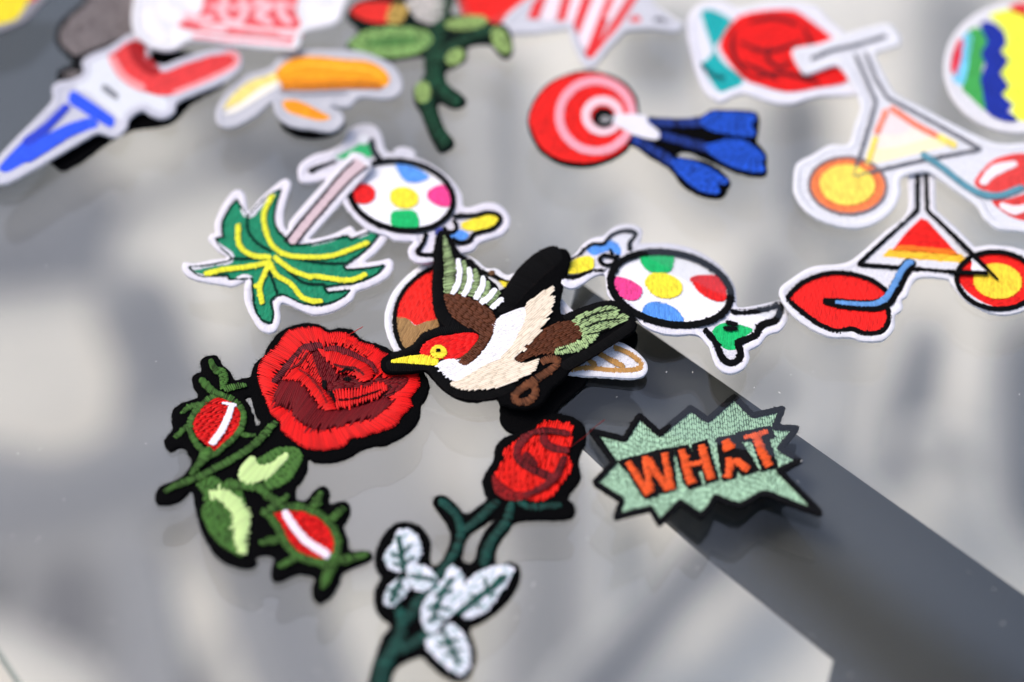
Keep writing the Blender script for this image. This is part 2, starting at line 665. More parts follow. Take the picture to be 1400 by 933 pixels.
# ------------------------------------------------------------------ the floor under the table, its light and shade painted in as tones
# floor tones (r, g, b); blotches of painted light and shade: outline, tone
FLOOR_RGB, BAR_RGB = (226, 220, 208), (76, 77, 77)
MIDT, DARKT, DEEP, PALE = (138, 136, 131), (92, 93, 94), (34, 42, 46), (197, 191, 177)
FLOOR_LIGHT_SHADE = [
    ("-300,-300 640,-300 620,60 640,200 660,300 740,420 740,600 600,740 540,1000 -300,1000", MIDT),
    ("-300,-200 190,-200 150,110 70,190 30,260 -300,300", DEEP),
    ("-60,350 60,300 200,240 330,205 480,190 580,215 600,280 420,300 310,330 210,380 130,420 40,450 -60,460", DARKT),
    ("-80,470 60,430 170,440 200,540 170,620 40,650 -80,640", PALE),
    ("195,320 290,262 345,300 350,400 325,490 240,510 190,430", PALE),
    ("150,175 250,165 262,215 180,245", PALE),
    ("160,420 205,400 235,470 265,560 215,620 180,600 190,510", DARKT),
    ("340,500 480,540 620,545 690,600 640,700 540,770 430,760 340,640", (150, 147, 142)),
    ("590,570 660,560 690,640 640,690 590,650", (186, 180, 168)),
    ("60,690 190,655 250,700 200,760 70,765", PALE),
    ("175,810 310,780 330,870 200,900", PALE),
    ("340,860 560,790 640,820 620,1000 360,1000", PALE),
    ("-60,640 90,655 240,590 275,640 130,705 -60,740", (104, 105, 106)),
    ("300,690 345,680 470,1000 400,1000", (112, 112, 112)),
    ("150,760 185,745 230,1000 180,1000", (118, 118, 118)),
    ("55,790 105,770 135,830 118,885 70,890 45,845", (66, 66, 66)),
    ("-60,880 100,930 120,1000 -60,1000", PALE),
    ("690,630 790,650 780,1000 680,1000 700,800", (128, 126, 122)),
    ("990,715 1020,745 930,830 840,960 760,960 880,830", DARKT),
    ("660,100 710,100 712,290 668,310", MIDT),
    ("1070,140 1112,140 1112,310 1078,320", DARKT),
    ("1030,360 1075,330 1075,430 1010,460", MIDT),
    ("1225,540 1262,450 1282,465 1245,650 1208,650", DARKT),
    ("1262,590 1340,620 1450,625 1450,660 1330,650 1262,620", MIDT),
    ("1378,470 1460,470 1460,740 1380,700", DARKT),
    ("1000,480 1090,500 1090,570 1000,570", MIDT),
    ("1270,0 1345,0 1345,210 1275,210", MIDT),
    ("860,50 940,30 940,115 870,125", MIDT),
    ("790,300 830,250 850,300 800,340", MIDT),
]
BEAMS = [
    ("@W 1030,700* 1060,690* 1500,1010* 1500,1160* 1330,1000*", 1.6),
]

# ------------------------------------------------------------------ floor far below the glass
FLOOR_Z = -1.0


def concrete(name, rgb, scale=6.0):
    m, t, b = new_mat(name)
    tc = t.nodes.new("ShaderNodeTexCoord")
    no = t.nodes.new("ShaderNodeTexNoise")
    no.inputs["Scale"].default_value = scale
    no.inputs["Detail"].default_value = 6
    t.links.new(tc.outputs["Object"], no.inputs["Vector"])
    mr = t.nodes.new("ShaderNodeMapRange")
    mr.inputs[1].default_value, mr.inputs[2].default_value = 0.3, 0.7
    mr.inputs[3].default_value, mr.inputs[4].default_value = 0.78, 1.12
    t.links.new(no.outputs["Fac"], mr.inputs[0])
    mul = t.nodes.new("ShaderNodeVectorMath")
    mul.operation = 'SCALE'
    mul.inputs[0].default_value = lin(rgb)
    t.links.new(mr.outputs[0], mul.inputs[3])
    t.links.new(mul.outputs[0], b.inputs["Base Color"])
    b.inputs["Roughness"].default_value = 0.8
    return m


def sheet(name, xy, z, mat, parent=None, **props):
    xy = ccw(np.asarray(xy, float))
    V = np.column_stack([xy, np.full(len(xy), z)])
    return link(name, mesh_np(name, V, [np.arange(len(xy))[None]], mat, False), parent, **props)


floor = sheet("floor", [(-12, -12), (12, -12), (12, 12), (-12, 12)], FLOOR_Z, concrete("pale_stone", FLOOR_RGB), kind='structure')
LIGHT_SHADE_TONES = {}


def light_shade_tone(rgb):
    k = tuple(int(round(v)) for v in rgb)
    if k not in LIGHT_SHADE_TONES:
        LIGHT_SHADE_TONES[k] = concrete("light_shade_tone", k)
    return LIGHT_SHADE_TONES[k]


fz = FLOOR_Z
for s, tone in FLOOR_LIGHT_SHADE:
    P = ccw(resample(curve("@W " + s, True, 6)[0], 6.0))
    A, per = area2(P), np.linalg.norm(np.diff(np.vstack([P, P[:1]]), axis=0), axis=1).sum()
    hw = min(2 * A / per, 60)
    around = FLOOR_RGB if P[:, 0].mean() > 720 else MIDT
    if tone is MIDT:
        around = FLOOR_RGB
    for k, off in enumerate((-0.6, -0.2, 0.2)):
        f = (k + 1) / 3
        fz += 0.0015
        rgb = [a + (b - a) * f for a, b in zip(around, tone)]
        sheet("light_shade_patch", on_plane(dedupe(inset(P, off * hw)), fz), fz, light_shade_tone(rgb), floor)

# ------------------------------------------------------------------ the glass table
TG = 0.010
table = bpy.data.objects.new("glass_table", None)
COL.objects.link(table)
table.location = (0, 0, FLOOR_Z)
table['label'] = "glass table top with a grey painted bar underneath, under all the patches"
table['category'] = 'table'


def glass_mat():
    m = bpy.data.materials.new("clear_glass")
    m.use_nodes = True
    t = m.node_tree
    t.nodes.clear()
    N = t.nodes.new
    geo, dot, ab = N("ShaderNodeNewGeometry"), N("ShaderNodeVectorMath"), N("ShaderNodeMath")
    dot.operation = 'DOT_PRODUCT'
    ab.operation = 'ABSOLUTE'
    t.links.new(geo.outputs["Incoming"], dot.inputs[0])
    t.links.new(geo.outputs["True Normal"], dot.inputs[1])
    t.links.new(dot.outputs["Value"], ab.inputs[0])
    one, pw, mu, ad = N("ShaderNodeMath"), N("ShaderNodeMath"), N("ShaderNodeMath"), N("ShaderNodeMath")
    one.operation, pw.operation, mu.operation, ad.operation = 'SUBTRACT', 'POWER', 'MULTIPLY', 'ADD'
    one.inputs[0].default_value = 1.0
    t.links.new(ab.outputs[0], one.inputs[1])
    t.links.new(one.outputs[0], pw.inputs[0])
    pw.inputs[1].default_value = 5.0
    t.links.new(pw.outputs[0], mu.inputs[0])
    mu.inputs[1].default_value = 0.95
    t.links.new(mu.outputs[0], ad.inputs[0])
    ad.inputs[1].default_value = 0.07
    tr, gl, mx, out = N("ShaderNodeBsdfTransparent"), N("ShaderNodeBsdfGlossy"), N("ShaderNodeMixShader"), N("ShaderNodeOutputMaterial")
    tr.inputs[0].default_value = (0.975, 0.985, 0.98, 1)
    gl.inputs["Roughness"].default_value = 0.0
    t.links.new(ad.outputs[0], mx.inputs[0])
    t.links.new(tr.outputs[0], mx.inputs[1])
    t.links.new(gl.outputs[0], mx.inputs[2])
    t.links.new(mx.outputs[0], out.inputs[0])
    return m


p0, p1 = on_plane([(-2, 886), (30, 935)], 0.0)
ed = (p1 - p0) / np.linalg.norm(p1 - p0)
if ed[1] > 0:
    ed = -ed
top = ccw(np.array([p0 - ed * 0.9, p0 + ed * 0.12, p0 + ed * 0.12 + (0.95, -0.25), (1.0, 1.0), (p0 - ed * 0.9)[0:2] + (0.3, 0.15)]))
n = len(top)
V = np.concatenate([np.column_stack([top, np.zeros(n)]), np.column_stack([top, np.full(n, -TG)])]) - np.array([0, 0, FLOOR_Z])
gm = mesh_np("glass_top", V, [np.arange(n)[None], (np.arange(n)[::-1] + n)[None]], glass_mat(), False)
link("glass_top", gm, table)
i = np.arange(n)
em = plain_mat("glass_edge", (70, 105, 98), 0.15, 0.5)
link("glass_edge", mesh_np("glass_edge", V, [np.stack([i, i + n, np.roll(i, -1) + n, np.roll(i, -1)], 1)], em, False), table)

bar_z = -TG - 0.0006
bm_ = plain_mat("grey_paint", BAR_RGB, 0.6, 0.04)


def bar(name, s, depth=0.03):
    xy = ccw(on_plane(curve(s, True, 1)[0], bar_z))
    n = len(xy)
    V = np.concatenate([np.column_stack([xy, np.full(n, bar_z)]), np.column_stack([xy, np.full(n, bar_z - depth)])]) - np.array([0, 0, FLOOR_Z])
    i = np.arange(n)
    link(name, mesh_np(name, V, [np.arange(n)[None], (np.arange(n)[::-1] + n)[None], np.stack([i, i + n, np.roll(i, -1) + n, np.roll(i, -1)], 1)], bm_, False), table)


bar("support_bar", "@W 790,384* 982,519* 1400,813* 1800,1094* 1800,1300* 1040,1300* 1108,1030* 1141,894* 963,751* 830,636* 745,556*", 0.004)

# ------------------------------------------------------------------ the beams overhead that the glass mirrors
M_BEAM = plain_mat("dark_beam", (44, 44, 46), 0.7, 0.2)


def beam(s, h, thick=0.08):
    """s: where its mirror image lies in the glass"""
    xy = ccw(on_plane(curve(s, True, 1)[0], -h))
    n = len(xy)
    V = np.concatenate([np.column_stack([xy, np.full(n, h)]), np.column_stack([xy, np.full(n, h + thick)])])
    i = np.arange(n)
    o = link("roof_beam", mesh_np("roof_beam", V, [(np.arange(n)[::-1])[None], (np.arange(n) + n)[None], np.stack([i, np.roll(i, -1), np.roll(i, -1) + n, i + n], 1)], M_BEAM, False), None,
             label="dark roof beam high above the glass table, seen as a soft reflection in it", category='beam')


for s, h in BEAMS:
    beam(s, h)

# ------------------------------------------------------------------ lint and dust on the glass
V, F = [], []
for i in range(170):
    x, y = rng.uniform(-0.17, 0.19), rng.uniform(-0.16, 0.2)
    L, wd, a = abs(rng.normal(0.0004, 0.0003)) + 0.0002, rng.uniform(0.00006, 0.00016), rng.uniform(0, 6.28)
    if i % 9 == 0:
        L, wd = rng.uniform(0.0015, 0.003), 0.00005
    bend = rng.normal(0, 0.6)
    for k in range(4):
        t = (k / 3 - 0.5) * L
        aa = a + bend * k / 3
        c = np.array([x + t * math.cos(aa), y + t * math.sin(aa)])
        sv = np.array([-math.sin(aa), math.cos(aa)]) * wd
        V += [(*(c - sv), 0.00006), (*c, 0.00006 + wd), (*(c + sv), 0.00006)]
        if k:
            b = len(V) - 6
            F += [(b, b + 1, b + 4, b + 3), (b + 1, b + 2, b + 5, b + 4)]
link("dust", mesh_np("dust", np.array(V), [np.array(F)], plain_mat("lint", (214, 212, 208), 0.9, 0.0), False), None, kind='stuff')

# ================================================================== the patches
RED, ORED, MAROON, GREEN, LIME = (228, 8, 6), (242, 24, 6), (104, 2, 12), (70, 116, 44), (202, 228, 152)
INK = (11, 11, 12)

# ---- big red rose with two buds
p = Patch("rose_patch", "big red rose on black felt with two striped buds and green leaves", [(460, 540, 1.5), (280, 560, 1.6), (420, 760, 2.2)])
p.base("@A 55,370 75,300 130,245 165,180 220,110 300,65 390,45 480,60 530,85 590,75 670,85 715,130 760,155 850,180 930,225 1010,260 1080,310 1125,370 1140,410 1140,460 1110,520 1088,550 1085,610 1050,680 960,750 870,790 780,800 700,835 640,870 540,895 440,890 405,872 "
       "@C 650,170 620,230 585,270 592,330 640,335 690,280 740,255 775,290 772,355 820,345 870,345 890,390 870,450 850,480 875,560 890,615 980,615 1015,640 990,675 900,712 845,740 825,800 780,870 720,910 682,880 672,820 690,765 600,745 510,785 455,780 450,720 465,660 430,640 365,650 370,690 320,715 230,695 150,650 100,580 60,500 35,420 20,340 5,280 "
       "@B 200,905 110,930 60,920 50,870 80,820 160,790 220,750 258,690 245,640 205,595 140,620 105,580 110,540 150,490 145,430 155,375 210,335 290,310 298,280 270,240 265,190 290,165 318,158 310,110 330,75 390,60 425,80 440,115 490,160 512,205 560,195 603,190",
       holes=["@B 572,312 606,302 620,360 640,420 660,450 636,470 622,410 598,350"], fuzz=1.0)
p.fill("petal", "@A 200,415 235,350 290,300 330,245 370,190 420,180 490,180 540,190 610,190 660,215 700,240 760,280 800,310 840,370 900,400 960,410 970,430 900,480 900,540 860,580 800,610 740,635 660,650 610,660 560,675 500,685 430,680 380,660 340,620 320,580 300,575 260,560 210,540 200,480",
       MAROON, ang=60, layer=0, ln=0.003, under=(70, 3, 9))
p.satin("petal", "@A 100,370 115,285 165,235 230,170 280,100 370,78 470,80 520,110 600,105 670,130 720,165 800,190 875,235 960,280 1060,340 1075,370 1080,430 1030,500 1030,560 970,620 930,680 850,705 740,740 670,750 620,800 540,820 440,820 370,800 310,760 250,710 235,650 180,600 160,540 120,450",
        "@A 205,410 240,345 295,295 335,240 375,190 425,180 490,185 545,195 610,195 660,220 700,245 760,285 800,320 840,372 905,395 965,400 965,440 905,485 895,535 855,575 795,605 735,630 655,645 605,655 558,668 500,680 432,672 385,652 345,612 328,582 305,575 262,560 212,540 205,480",
        RED, layer=1, sp=0.00076, under=(30, 3, 4), arch=0.0005, closed=True, jit=0.00022, width=0.00058, skip=0.0, jitb=0.0012)
p.satin("petal", "@A 250,405 300,395 360,412 420,490 460,550 510,580 600,580 700,565 800,540 870,512 925,528",
        "@A 195,490 215,545 300,585 325,625 375,665 430,692 520,697 605,672 705,650 810,622 862,580",
        (112, 3, 12), layer=2, sp=0.0008, under=(50, 2, 6), arch=0.0003, jit=0.0009, width=0.0006, jitb=0.0012)
p.fill("petal", "@A 800,440 880,392 980,372 1015,390 985,440 900,492 850,500", (118, 8, 16), ang=20, layer=2)
p.fill("petal", "@A 255,395 300,315 380,212 430,245 455,310 490,400 500,440 450,400 370,350", (218, 22, 18), ang=62, layer=2, under=(60, 4, 6), sp=0.0008, width=0.00068)
p.fill("petal", "@A 430,240 490,225 540,300 585,350 575,400 530,445 490,400 458,330", MAROON, ang=70, layer=2, under=(70, 3, 9))
p.satin("petal", "@A 330,325 400,345 440,395 485,440 530,500 585,575", "@A 250,400 340,400 395,450 435,505 465,550 500,582", (222, 12, 8), layer=3, sp=0.0008, under=(50, 3, 6), arch=0.0004, jit=0.0004, width=0.00064, jitb=0.0005)
p.stroke("petal_fold", "@A 192,412 280,310 340,245 385,205 490,185", [26, 34, 40, 46, 40], (112, 14, 30), layer=2)
p.satin("petal", "@A 460,205 540,215 640,222 720,262 800,335 785,395", "@A 505,262 530,285 585,345 640,350 700,370 735,412", (218, 12, 8), layer=3, sp=0.0008, under=(50, 3, 6), arch=0.0004, jit=0.0004, width=0.00064, jitb=0.0007)
p.stroke("petal_fold", "@A 505,212 570,205 650,230 720,262 790,300 822,350", [20, 34, 34, 28, 24, 16], (126, 10, 26), layer=4)
p.fill("petal", "@A 525,440 600,395 690,385 760,412 850,380 865,410 750,442 640,448 550,462", MAROON, ang=5, layer=2, under=(70, 3, 9))
p.satin("petal", "@A 550,465 650,452 760,438 830,412 885,430", "@A 582,576 655,562 750,532 840,500 890,462", (220, 12, 8), layer=3, sp=0.001, under=(24, 3, 4), arch=0.0004, jit=0.0004, width=0.00074, jitb=0.0005)
p.fill("stitch_gap", "@A 488,408 510,398 515,440 498,450", INK, layer=3)
p.fill("stitch_gap", "@A 620,388 650,378 668,392 640,405", INK, layer=3)
p.fill("stitch_gap", "@A 533,470 548,462 575,520 570,532", INK, layer=4)
p.stroke("petal_fold", "@A 560,300 620,318 700,330 745,365", [8, 16, 16, 8], (96, 4, 12), layer=4)
p.stroke("petal_fold", "@A 600,350 640,330 690,345", [8, 12, 8], INK, layer=4)
p.stroke("petal_fold", "@A 300,330 360,290 400,230", [8, 14, 10], (120, 6, 14), layer=3)
p.stroke("petal_fold", "@A 345,330 420,380 480,460 520,540", [6, 12, 12, 6], (150, 6, 10), layer=4)
p.stroke("petal_fold", "@A 590,520 680,510 780,480 850,455", [6, 10, 10, 6], (60, 3, 8), layer=4)
p.satin("petal", "@A 560,130 640,150 720,190 800,230", "@A 545,175 620,185 690,215 760,262", (232, 22, 12), layer=2, sp=0.0008, under=(60, 3, 6), arch=0.0003, jit=0.0004, width=0.00064, jitb=0.0006)
p.loose("loose_thread", "@A 640,132 690,116 738,100", (226, 50, 40))
# left bud
p.fill("bud", "@B 400,305 320,370 270,450 290,530 350,585 380,632 450,580 530,510 550,430 535,370 480,330", RED, ang=22, layer=1, under=(50, 4, 4), ln=0.004, sp=0.0009, width=0.0007, arch=0.0004)
p.stroke("bud_sepal", "@B 395,298 312,360 256,450 264,530 312,600 375,645 450,592 532,515 563,440 550,372 500,325 440,298", 30, GREEN, layer=2, closed=True)
p.stroke("bud_stripe", "@B 498,352 470,430 430,510 375,582", [30, 36, 36, 34], (238, 232, 240), layer=3, caps=(0, 0))
p.stroke("bud_stripe", "@B 440,342 480,348 522,352", 12, (238, 232, 240), layer=3)
p.fill("leaf", "@B 400,142 450,142 476,190 460,240 430,262 424,200", GREEN, ang=20, layer=2)
p.stroke("bud_sepal", "@B 370,88 385,125 415,170", [22, 28, 30], GREEN, layer=3)
p.stroke("bud_sepal", "@B 312,200 360,252 400,282 445,295", [30, 40, 36, 30], GREEN, layer=3)
p.stroke("bud_sepal", "@B 450,262 510,246 578,236", [40, 30, 24], GREEN, layer=2)
p.stroke("bud_sepal", "@B 200,402 250,366 308,345", [16, 26, 26], GREEN, layer=1)
p.stroke("bud_sepal", "@B 165,542 200,510 238,468", [20, 26, 22], GREEN, layer=1)
p.stroke("bud_sepal", "@B 548,525 632,530", 20, GREEN, layer=1)
p.stroke("stem", "@B 345,600 345,645 300,700 258,755", [80, 55, 32, 26], GREEN, layer=3)
p.stroke("stem", "@B 105,852 200,806 300,770 420,710 540,640 640,570 700,505 752,450", [24, 34, 36, 36, 36, 34, 38, 34], GREEN, layer=2)
# leaves
p.fill("leaf", "@C 365,122 430,75 500,45 580,48 622,85 605,150 550,230 480,272 438,278 408,240 400,225 380,160", GREEN, ang=-55, layer=1, ln=0.006, arch=0.0004)
p.satin("leaf_highlight", "@C 335,98 352,105 375,140 410,150 450,138 490,108 538,80", "@C 288,150 274,190 285,238 345,245 400,220 455,195 545,98", LIME, layer=2, jit=0.0006, arch=0.0005)
p.fill("leaf", "@C 40,250 120,205 190,240 270,250 285,285 320,420 318,520 292,642 240,632 160,582 100,502 64,410 75,330 60,285", GREEN, ang=75, layer=1, ln=0.004)
p.stroke("stem", "@C 200,248 300,258 385,268 430,312 485,350", [60, 48, 44, 44, 40], GREEN, layer=2)
p.satin("leaf_highlight", "@C 105,300 150,288 220,298 270,330 292,370 322,430 318,500 302,560 305,640", "@C 112,332 150,322 195,350 215,388 240,420 248,480 258,530 248,570 290,640", LIME, layer=2, jit=0.0009, arch=0.0004)
# lower bud
p.fill("bud", "@C 450,402 530,388 620,392 700,418 770,490 802,560 795,640 742,668 660,652 590,612 530,542 500,462", RED, ang=30, layer=1, under=(90, 5, 5), ln=0.004)
p.stroke("bud_sepal", "@C 435,408 500,380 580,375 660,390 742,436 802,508 820,580 802,645 750,685 668,672 588,642 525,570 488,490", 38, GREEN, layer=2, closed=True)
p.stroke("bud_stripe", "@C 520,398 570,480 650,570 770,648", [36, 40, 40, 44], (238, 222, 234), layer=3)
for a, wd in (("400,418 470,370 545,308", [44, 42, 18]), ("690,375 725,292", [58, 26]), ("785,445 852,378", [44, 24]), ("388,576 485,555", [24, 52]), ("493,708 585,658", [26, 38]), ("830,672 985,638", [58, 22]), ("795,660 765,745 735,825", [66, 56, 30])):
    p.stroke("bud_sepal", "@C " + a, wd, GREEN, layer=3)

# ---- rosebud on a stem with white leaves
TEAL = (16, 76, 66)
p = Patch("rosebud_patch", "tall rosebud on black felt with teal stems and white leaves", [(720, 640, 1.8), (560, 760, 1.6), (620, 900, 1.6)])
p.base("@D 480,90 530,55 620,48 720,75 800,120 830,180 830,260 800,330 775,400 780,460 795,520 780,560 720,640 690,690 730,720 750,770 730,830 640,850 500,848 "
       "@E 740,180 695,230 652,290 640,350 655,385 700,365 752,385 758,440 730,510 670,580 590,640 530,670 522,695 545,760 548,830 520,900 470,925 400,900 340,850 300,810 260,815 190,850 160,895 150,960 150,1100 20,1100 35,960 50,900 80,800 110,720 148,660 100,620 76,570 76,490 104,440 84,400 75,350 90,290 130,220 190,180 260,185 310,220 340,280 335,350 345,380 380,368 410,320 430,260 420,200 380,140 346,90 358,60 400,55 450,90 500,140 560,105 600,70 "
       "@D 62,630 55,540 90,470 135,400 140,340 170,270 220,225 300,200 400,150", holes=["@E 640,160 590,220 555,290 545,345 520,372 484,356 492,310 512,250 570,205"], fuzz=1.0)
p.fill("bud", "@D 430,185 510,120 620,122 735,150 715,200 730,265 700,310 665,370 700,390 720,480 640,580 620,620 540,690 400,700 260,640 150,540 190,430 220,400 225,330 320,250", ORED, ang=72, layer=1, under=(130, 8, 4), ln=0.008, sp=0.0008, width=0.0007, jit=0.0005, arch=0.0002)
p.stroke("petal_fold", "@D 430,195 375,235 330,285 312,345 325,400 400,455 480,495 560,532 615,535", [40, 55, 55, 50, 60, 60, 60, 60, 40], (118, 6, 16), layer=2)
p.stroke("petal_fold", "@D 425,198 520,182 620,192 708,205", [34, 50, 40, 34], (118, 6, 16), layer=3)
p.stroke("petal_fold", "@D 515,190 520,270 600,318 702,332", [54, 60, 50, 44], (118, 6, 16), layer=2)
p.stroke("petal_fold", "@D 672,372 640,450 600,530 520,600 430,645 370,660", [46, 46, 50, 46, 40, 30], (122, 6, 18), layer=3)
p.stroke("petal_fold", "@D 370,350 400,395 460,440", [50, 60, 40], (110, 4, 10), layer=3)
p.fill("bud_base", "@D 130,515 162,545 220,592 300,640 400,650 402,692 280,708 200,690 140,620", (150, 10, 12), ang=30, layer=2)
for s, wd in (("@E 652,82 580,150 485,228", 32), ("@E 380,80 440,130 470,180 478,240 450,320 390,410 330,490 270,570 215,655", [30, 32, 34, 34, 36, 40, 44, 46, 46]),
              ("@E 180,580 205,640 190,720 150,790 110,870 95,960 85,1080", [44, 50, 54, 64, 74, 80, 80]), ("@E 335,700 250,750 150,792", 46),
              ("@E 715,88 690,180 620,270 595,330 590,385", [30, 34, 36, 40, 40]), ("@D 318,712 390,750 480,752 642,740", [40, 44, 40, 36])):
    p.stroke("stem", s, wd, TEAL, layer=1)
LW = (238, 236, 246)
for s, ang in (("185,225 240,218 285,270 288,340 250,388 200,412 150,402 120,350 140,310 168,270", 20), ("230,395 290,383 350,418 368,460 310,502 260,492 235,445", -10),
               ("210,440 242,470 222,515 180,562 140,577 120,550 140,490 178,450", 40), ("440,383 490,440 492,520 470,590 400,640 360,698 310,680 294,600 330,520 390,460 415,410", 40),
               ("490,500 530,440 600,400 690,385 727,405 700,460 650,530 590,600 500,632 495,570", 60), ("420,658 470,680 510,750 520,830 490,892 440,880 370,822 318,760 330,718 390,700", -40)):
    p.fill("leaf", "@E " + s, LW, ang=ang, layer=2, ln=0.005, sp=0.0008, width=0.00078, jit=0.00025, under=(110, 156, 150))
for s, wd in (("185,248 200,330 214,410", 13), ("205,330 245,290", 8), ("205,350 150,330", 8), ("210,380 262,345", 8), ("212,395 160,375", 8), ("240,432 300,440 362,455", 10),
              ("200,440 180,490 150,560", 14), ("185,480 215,495", 9), ("175,500 140,510", 9), ("165,525 200,530", 9),
              ("440,440 400,500 370,570 345,650", 12), ("400,500 350,530", 8), ("392,520 440,500", 8), ("375,560 320,590", 8), ("370,580 430,590", 8), ("355,615 400,640", 8), ("350,640 315,640", 8),
              ("470,610 560,535 620,490 690,432", 18), ("560,535 520,520", 8), ("600,505 590,440", 8), ("590,515 640,520", 8), ("540,550 570,590", 8), ("640,478 660,430", 8),
              ("395,695 430,760 470,850", 14), ("425,750 370,760", 10), ("420,740 470,730", 10), ("440,780 490,780", 8), ("450,800 400,800", 8)):
    p.stroke("leaf_vein", "@E " + s, wd * 1.5, (22, 92, 80), layer=3)
p.loose("loose_thread", "@D 705,312 760,280 830,240 895,190 965,150", (190, 24, 26), z=(0.0005, 0.004))

# ---- WHAT speech burst
MINT = (174, 212, 178)
WH = "@F 45,290* 265,345* 365,185* 500,310* 710,135* @G 88,215* 265,60* 390,185* 590,140* 535,265* 685,270* 570,405* 705,490* 565,555* 845,840* 720,800 590,750 470,708 400,738 310,785 220,765 140,730* 95,805 40,860* @F 640,765* 500,905* 440,808* 205,865* 250,755* 65,635* 195,500*"
p = Patch("speech_burst_patch", "mint green spiky speech burst with the orange word WHAT", [(960, 630, 1.7), (840, 600, 2.2), (1110, 690, 2.6)])
wo_ = curve(WH, True, 6)[0]
wq = ccw(wo_)
p.base(inset(dedupe(resample(wq, 1.5)), -3.4), fuzz=0.6)
p.fill("mint_ground", wo_, MINT, ang=90, layer=0, ln=0.0026, sp=0.0008, arch=0.00018, under=(84, 110, 90))
p.stroke("border", wo_, 7.6, (18, 18, 20), layer=1, closed=True, sp=0.0006, arch=0.0006)
OR = (240, 92, 36)


def letter(pt, black, name, lab, strokes):
    pts, sc = parse(black)
    p.fill(name, inset(dedupe(ccw(curve(black, True, 1)[0])), -1.5), (20, 20, 22), ang=80, layer=1, arch=0.00012, smooth=1, jit=0.0003, label=lab)
    par = [o for o in p.root.children if o.name.startswith(name)][-1]
    for s, wd in strokes:
        o = p.stroke("letter_face", s, [x * 0.86 for x in wd], OR, layer=2, sp=0.0008, width=0.00066, under=(110, 36, 12), caps=(0, 0), arch=0.0003, jit=0.0003, skew=0.0)
        # the orange face is sewn to its black letter


letter(p, "@F 222,495* 345,462* 380,455* 480,425* 600,405* 585,450* 608,662* 540,700* 500,700* 480,722* 400,738* 365,690* 290,560*", "letter", "black outlined letter W",
       [("@F 288,495 340,580 392,660 430,715", [44, 46, 46, 60]), ("@F 405,460 420,560 432,700", [52, 46, 56]), ("@F 425,475 480,570 560,685", [50, 46, 50]), ("@F 532,438 555,560 578,685", [46, 46, 52])])
letter(p, "@F 605,405* 690,390* 720,455* 725,480* 740,480* 720,385* 815,355* 850,480* 890,610* 815,640* 790,545* 748,555* 780,650* 700,672* 670,640* 640,540*", "letter", "black outlined letter H",
       [("@F 648,415 680,530 718,645", [54, 60, 60]), ("@F 782,382 812,500 848,615", [54, 60, 62]), ("@F 690,520 800,492", [36, 34])])
letter(p, "@G 152,342* 270,320* 330,400* 425,550* 320,585* 285,545* 270,600* 190,620* 165,460*", "letter", "black outlined letter A",
       [("@G 205,350 225,390 238,418", [55, 85, 95]), ("@G 222,470 232,540 218,605", [40, 50, 46]), ("@G 270,480 320,520 362,552", [46, 56, 56]), ("@G 230,500 310,490", [44, 40])])
letter(p, "@G 278,308* 505,262* 532,325* 490,340* 552,530* 452,552* 430,470* 385,345* 300,360*", "letter", "black outlined letter T",
       [("@G 328,336 410,314 492,292", [28, 34, 34]), ("@G 412,325 452,430 500,528", [58, 60, 60])])

# ---- bird
BR, CREAM, SAGE = (92, 46, 20), (244, 228, 206), (164, 190, 130)
p = Patch("bird_patch", "black edged flying bird with red head, brown wing and cream breast", [(610, 480, 6.0), (600, 320, 7.0), (850, 430, 8.2)], thick=0.0018)
p.base("@Z 345,50 375,55 405,110 440,185 520,232 575,290 622,330 690,300 760,248 840,168 900,135 950,140 970,182 952,250 930,330 918,400 930,445 1000,430 1080,400 1150,385 1230,420 1278,480 1270,520 1230,545 1150,592 1060,650 970,702 940,745 880,795 845,850 795,885 720,888 640,865 615,842 520,855 440,840 370,800 310,740 280,712 190,722 100,720 70,690 80,650 130,622 210,610 240,570 300,520 345,500 338,465 320,410 314,300 318,180 328,90", fuzz=0.8, under=(120, 118, 108))
p.stroke("border", "@Z 350,75 365,78 415,170 500,240 560,300 620,350", 60, INK, layer=0, arch=0.0004)
p.stroke("border", "@Z 640,440 720,320 800,230 880,170 925,165", [60, 90, 110, 110, 80], INK, layer=0, arch=0.0004)
p.stroke("border", "@Z 345,110 345,220 342,330 360,440 420,500 500,520", [40, 50, 56, 60, 60, 40], INK, layer=0, arch=0.0004)
p.stroke("border", "@Z 100,690 200,695 300,695 350,740 420,800 520,825 620,810 700,775", [50, 40, 36, 60, 60, 56, 56, 50], INK, layer=0, arch=0.0004)
p.stroke("border", "@Z 940,470 1020,440 1100,412 1180,408 1240,450 1250,500 1200,540 1100,605 1000,660 930,700", [40, 44, 44, 44, 44, 44, 44, 44, 50, 50], INK, layer=0, arch=0.0004)
p.stroke("border", "@H 120,830 200,800 270,765 330,700 430,665 530,650 620,650 660,665", [50, 36, 44, 46, 46, 40, 40, 24], INK, layer=0, arch=0.0004)
p.stroke("wing_feather", "@H 452,58 470,140 490,260 488,330 482,425", [14, 44, 66, 66, 50], SAGE, layer=1)
for s, wd in (("575,215 592,300 562,425", [24, 40, 36]), ("648,268 662,350 622,440", [24, 44, 40]), ("728,345 725,410 688,465", [22, 40, 40]), ("800,405 778,440 735,495", [26, 36, 34])):
    p.stroke("wing_feather", "@H " + s, wd, SAGE, layer=1)
for s, wd in (("540,202 552,290 538,370 505,428", [26, 32, 34, 30]), ("610,258 618,330 602,395 575,442", [26, 34, 34, 28]), ("700,312 698,375 652,462", [26, 38, 34]), ("782,392 740,448 685,485", [34, 36, 36]), ("828,452 755,520", [26, 34])):
    p.stroke("wing_feather", "@H " + s, wd, (240, 238, 242), layer=2)
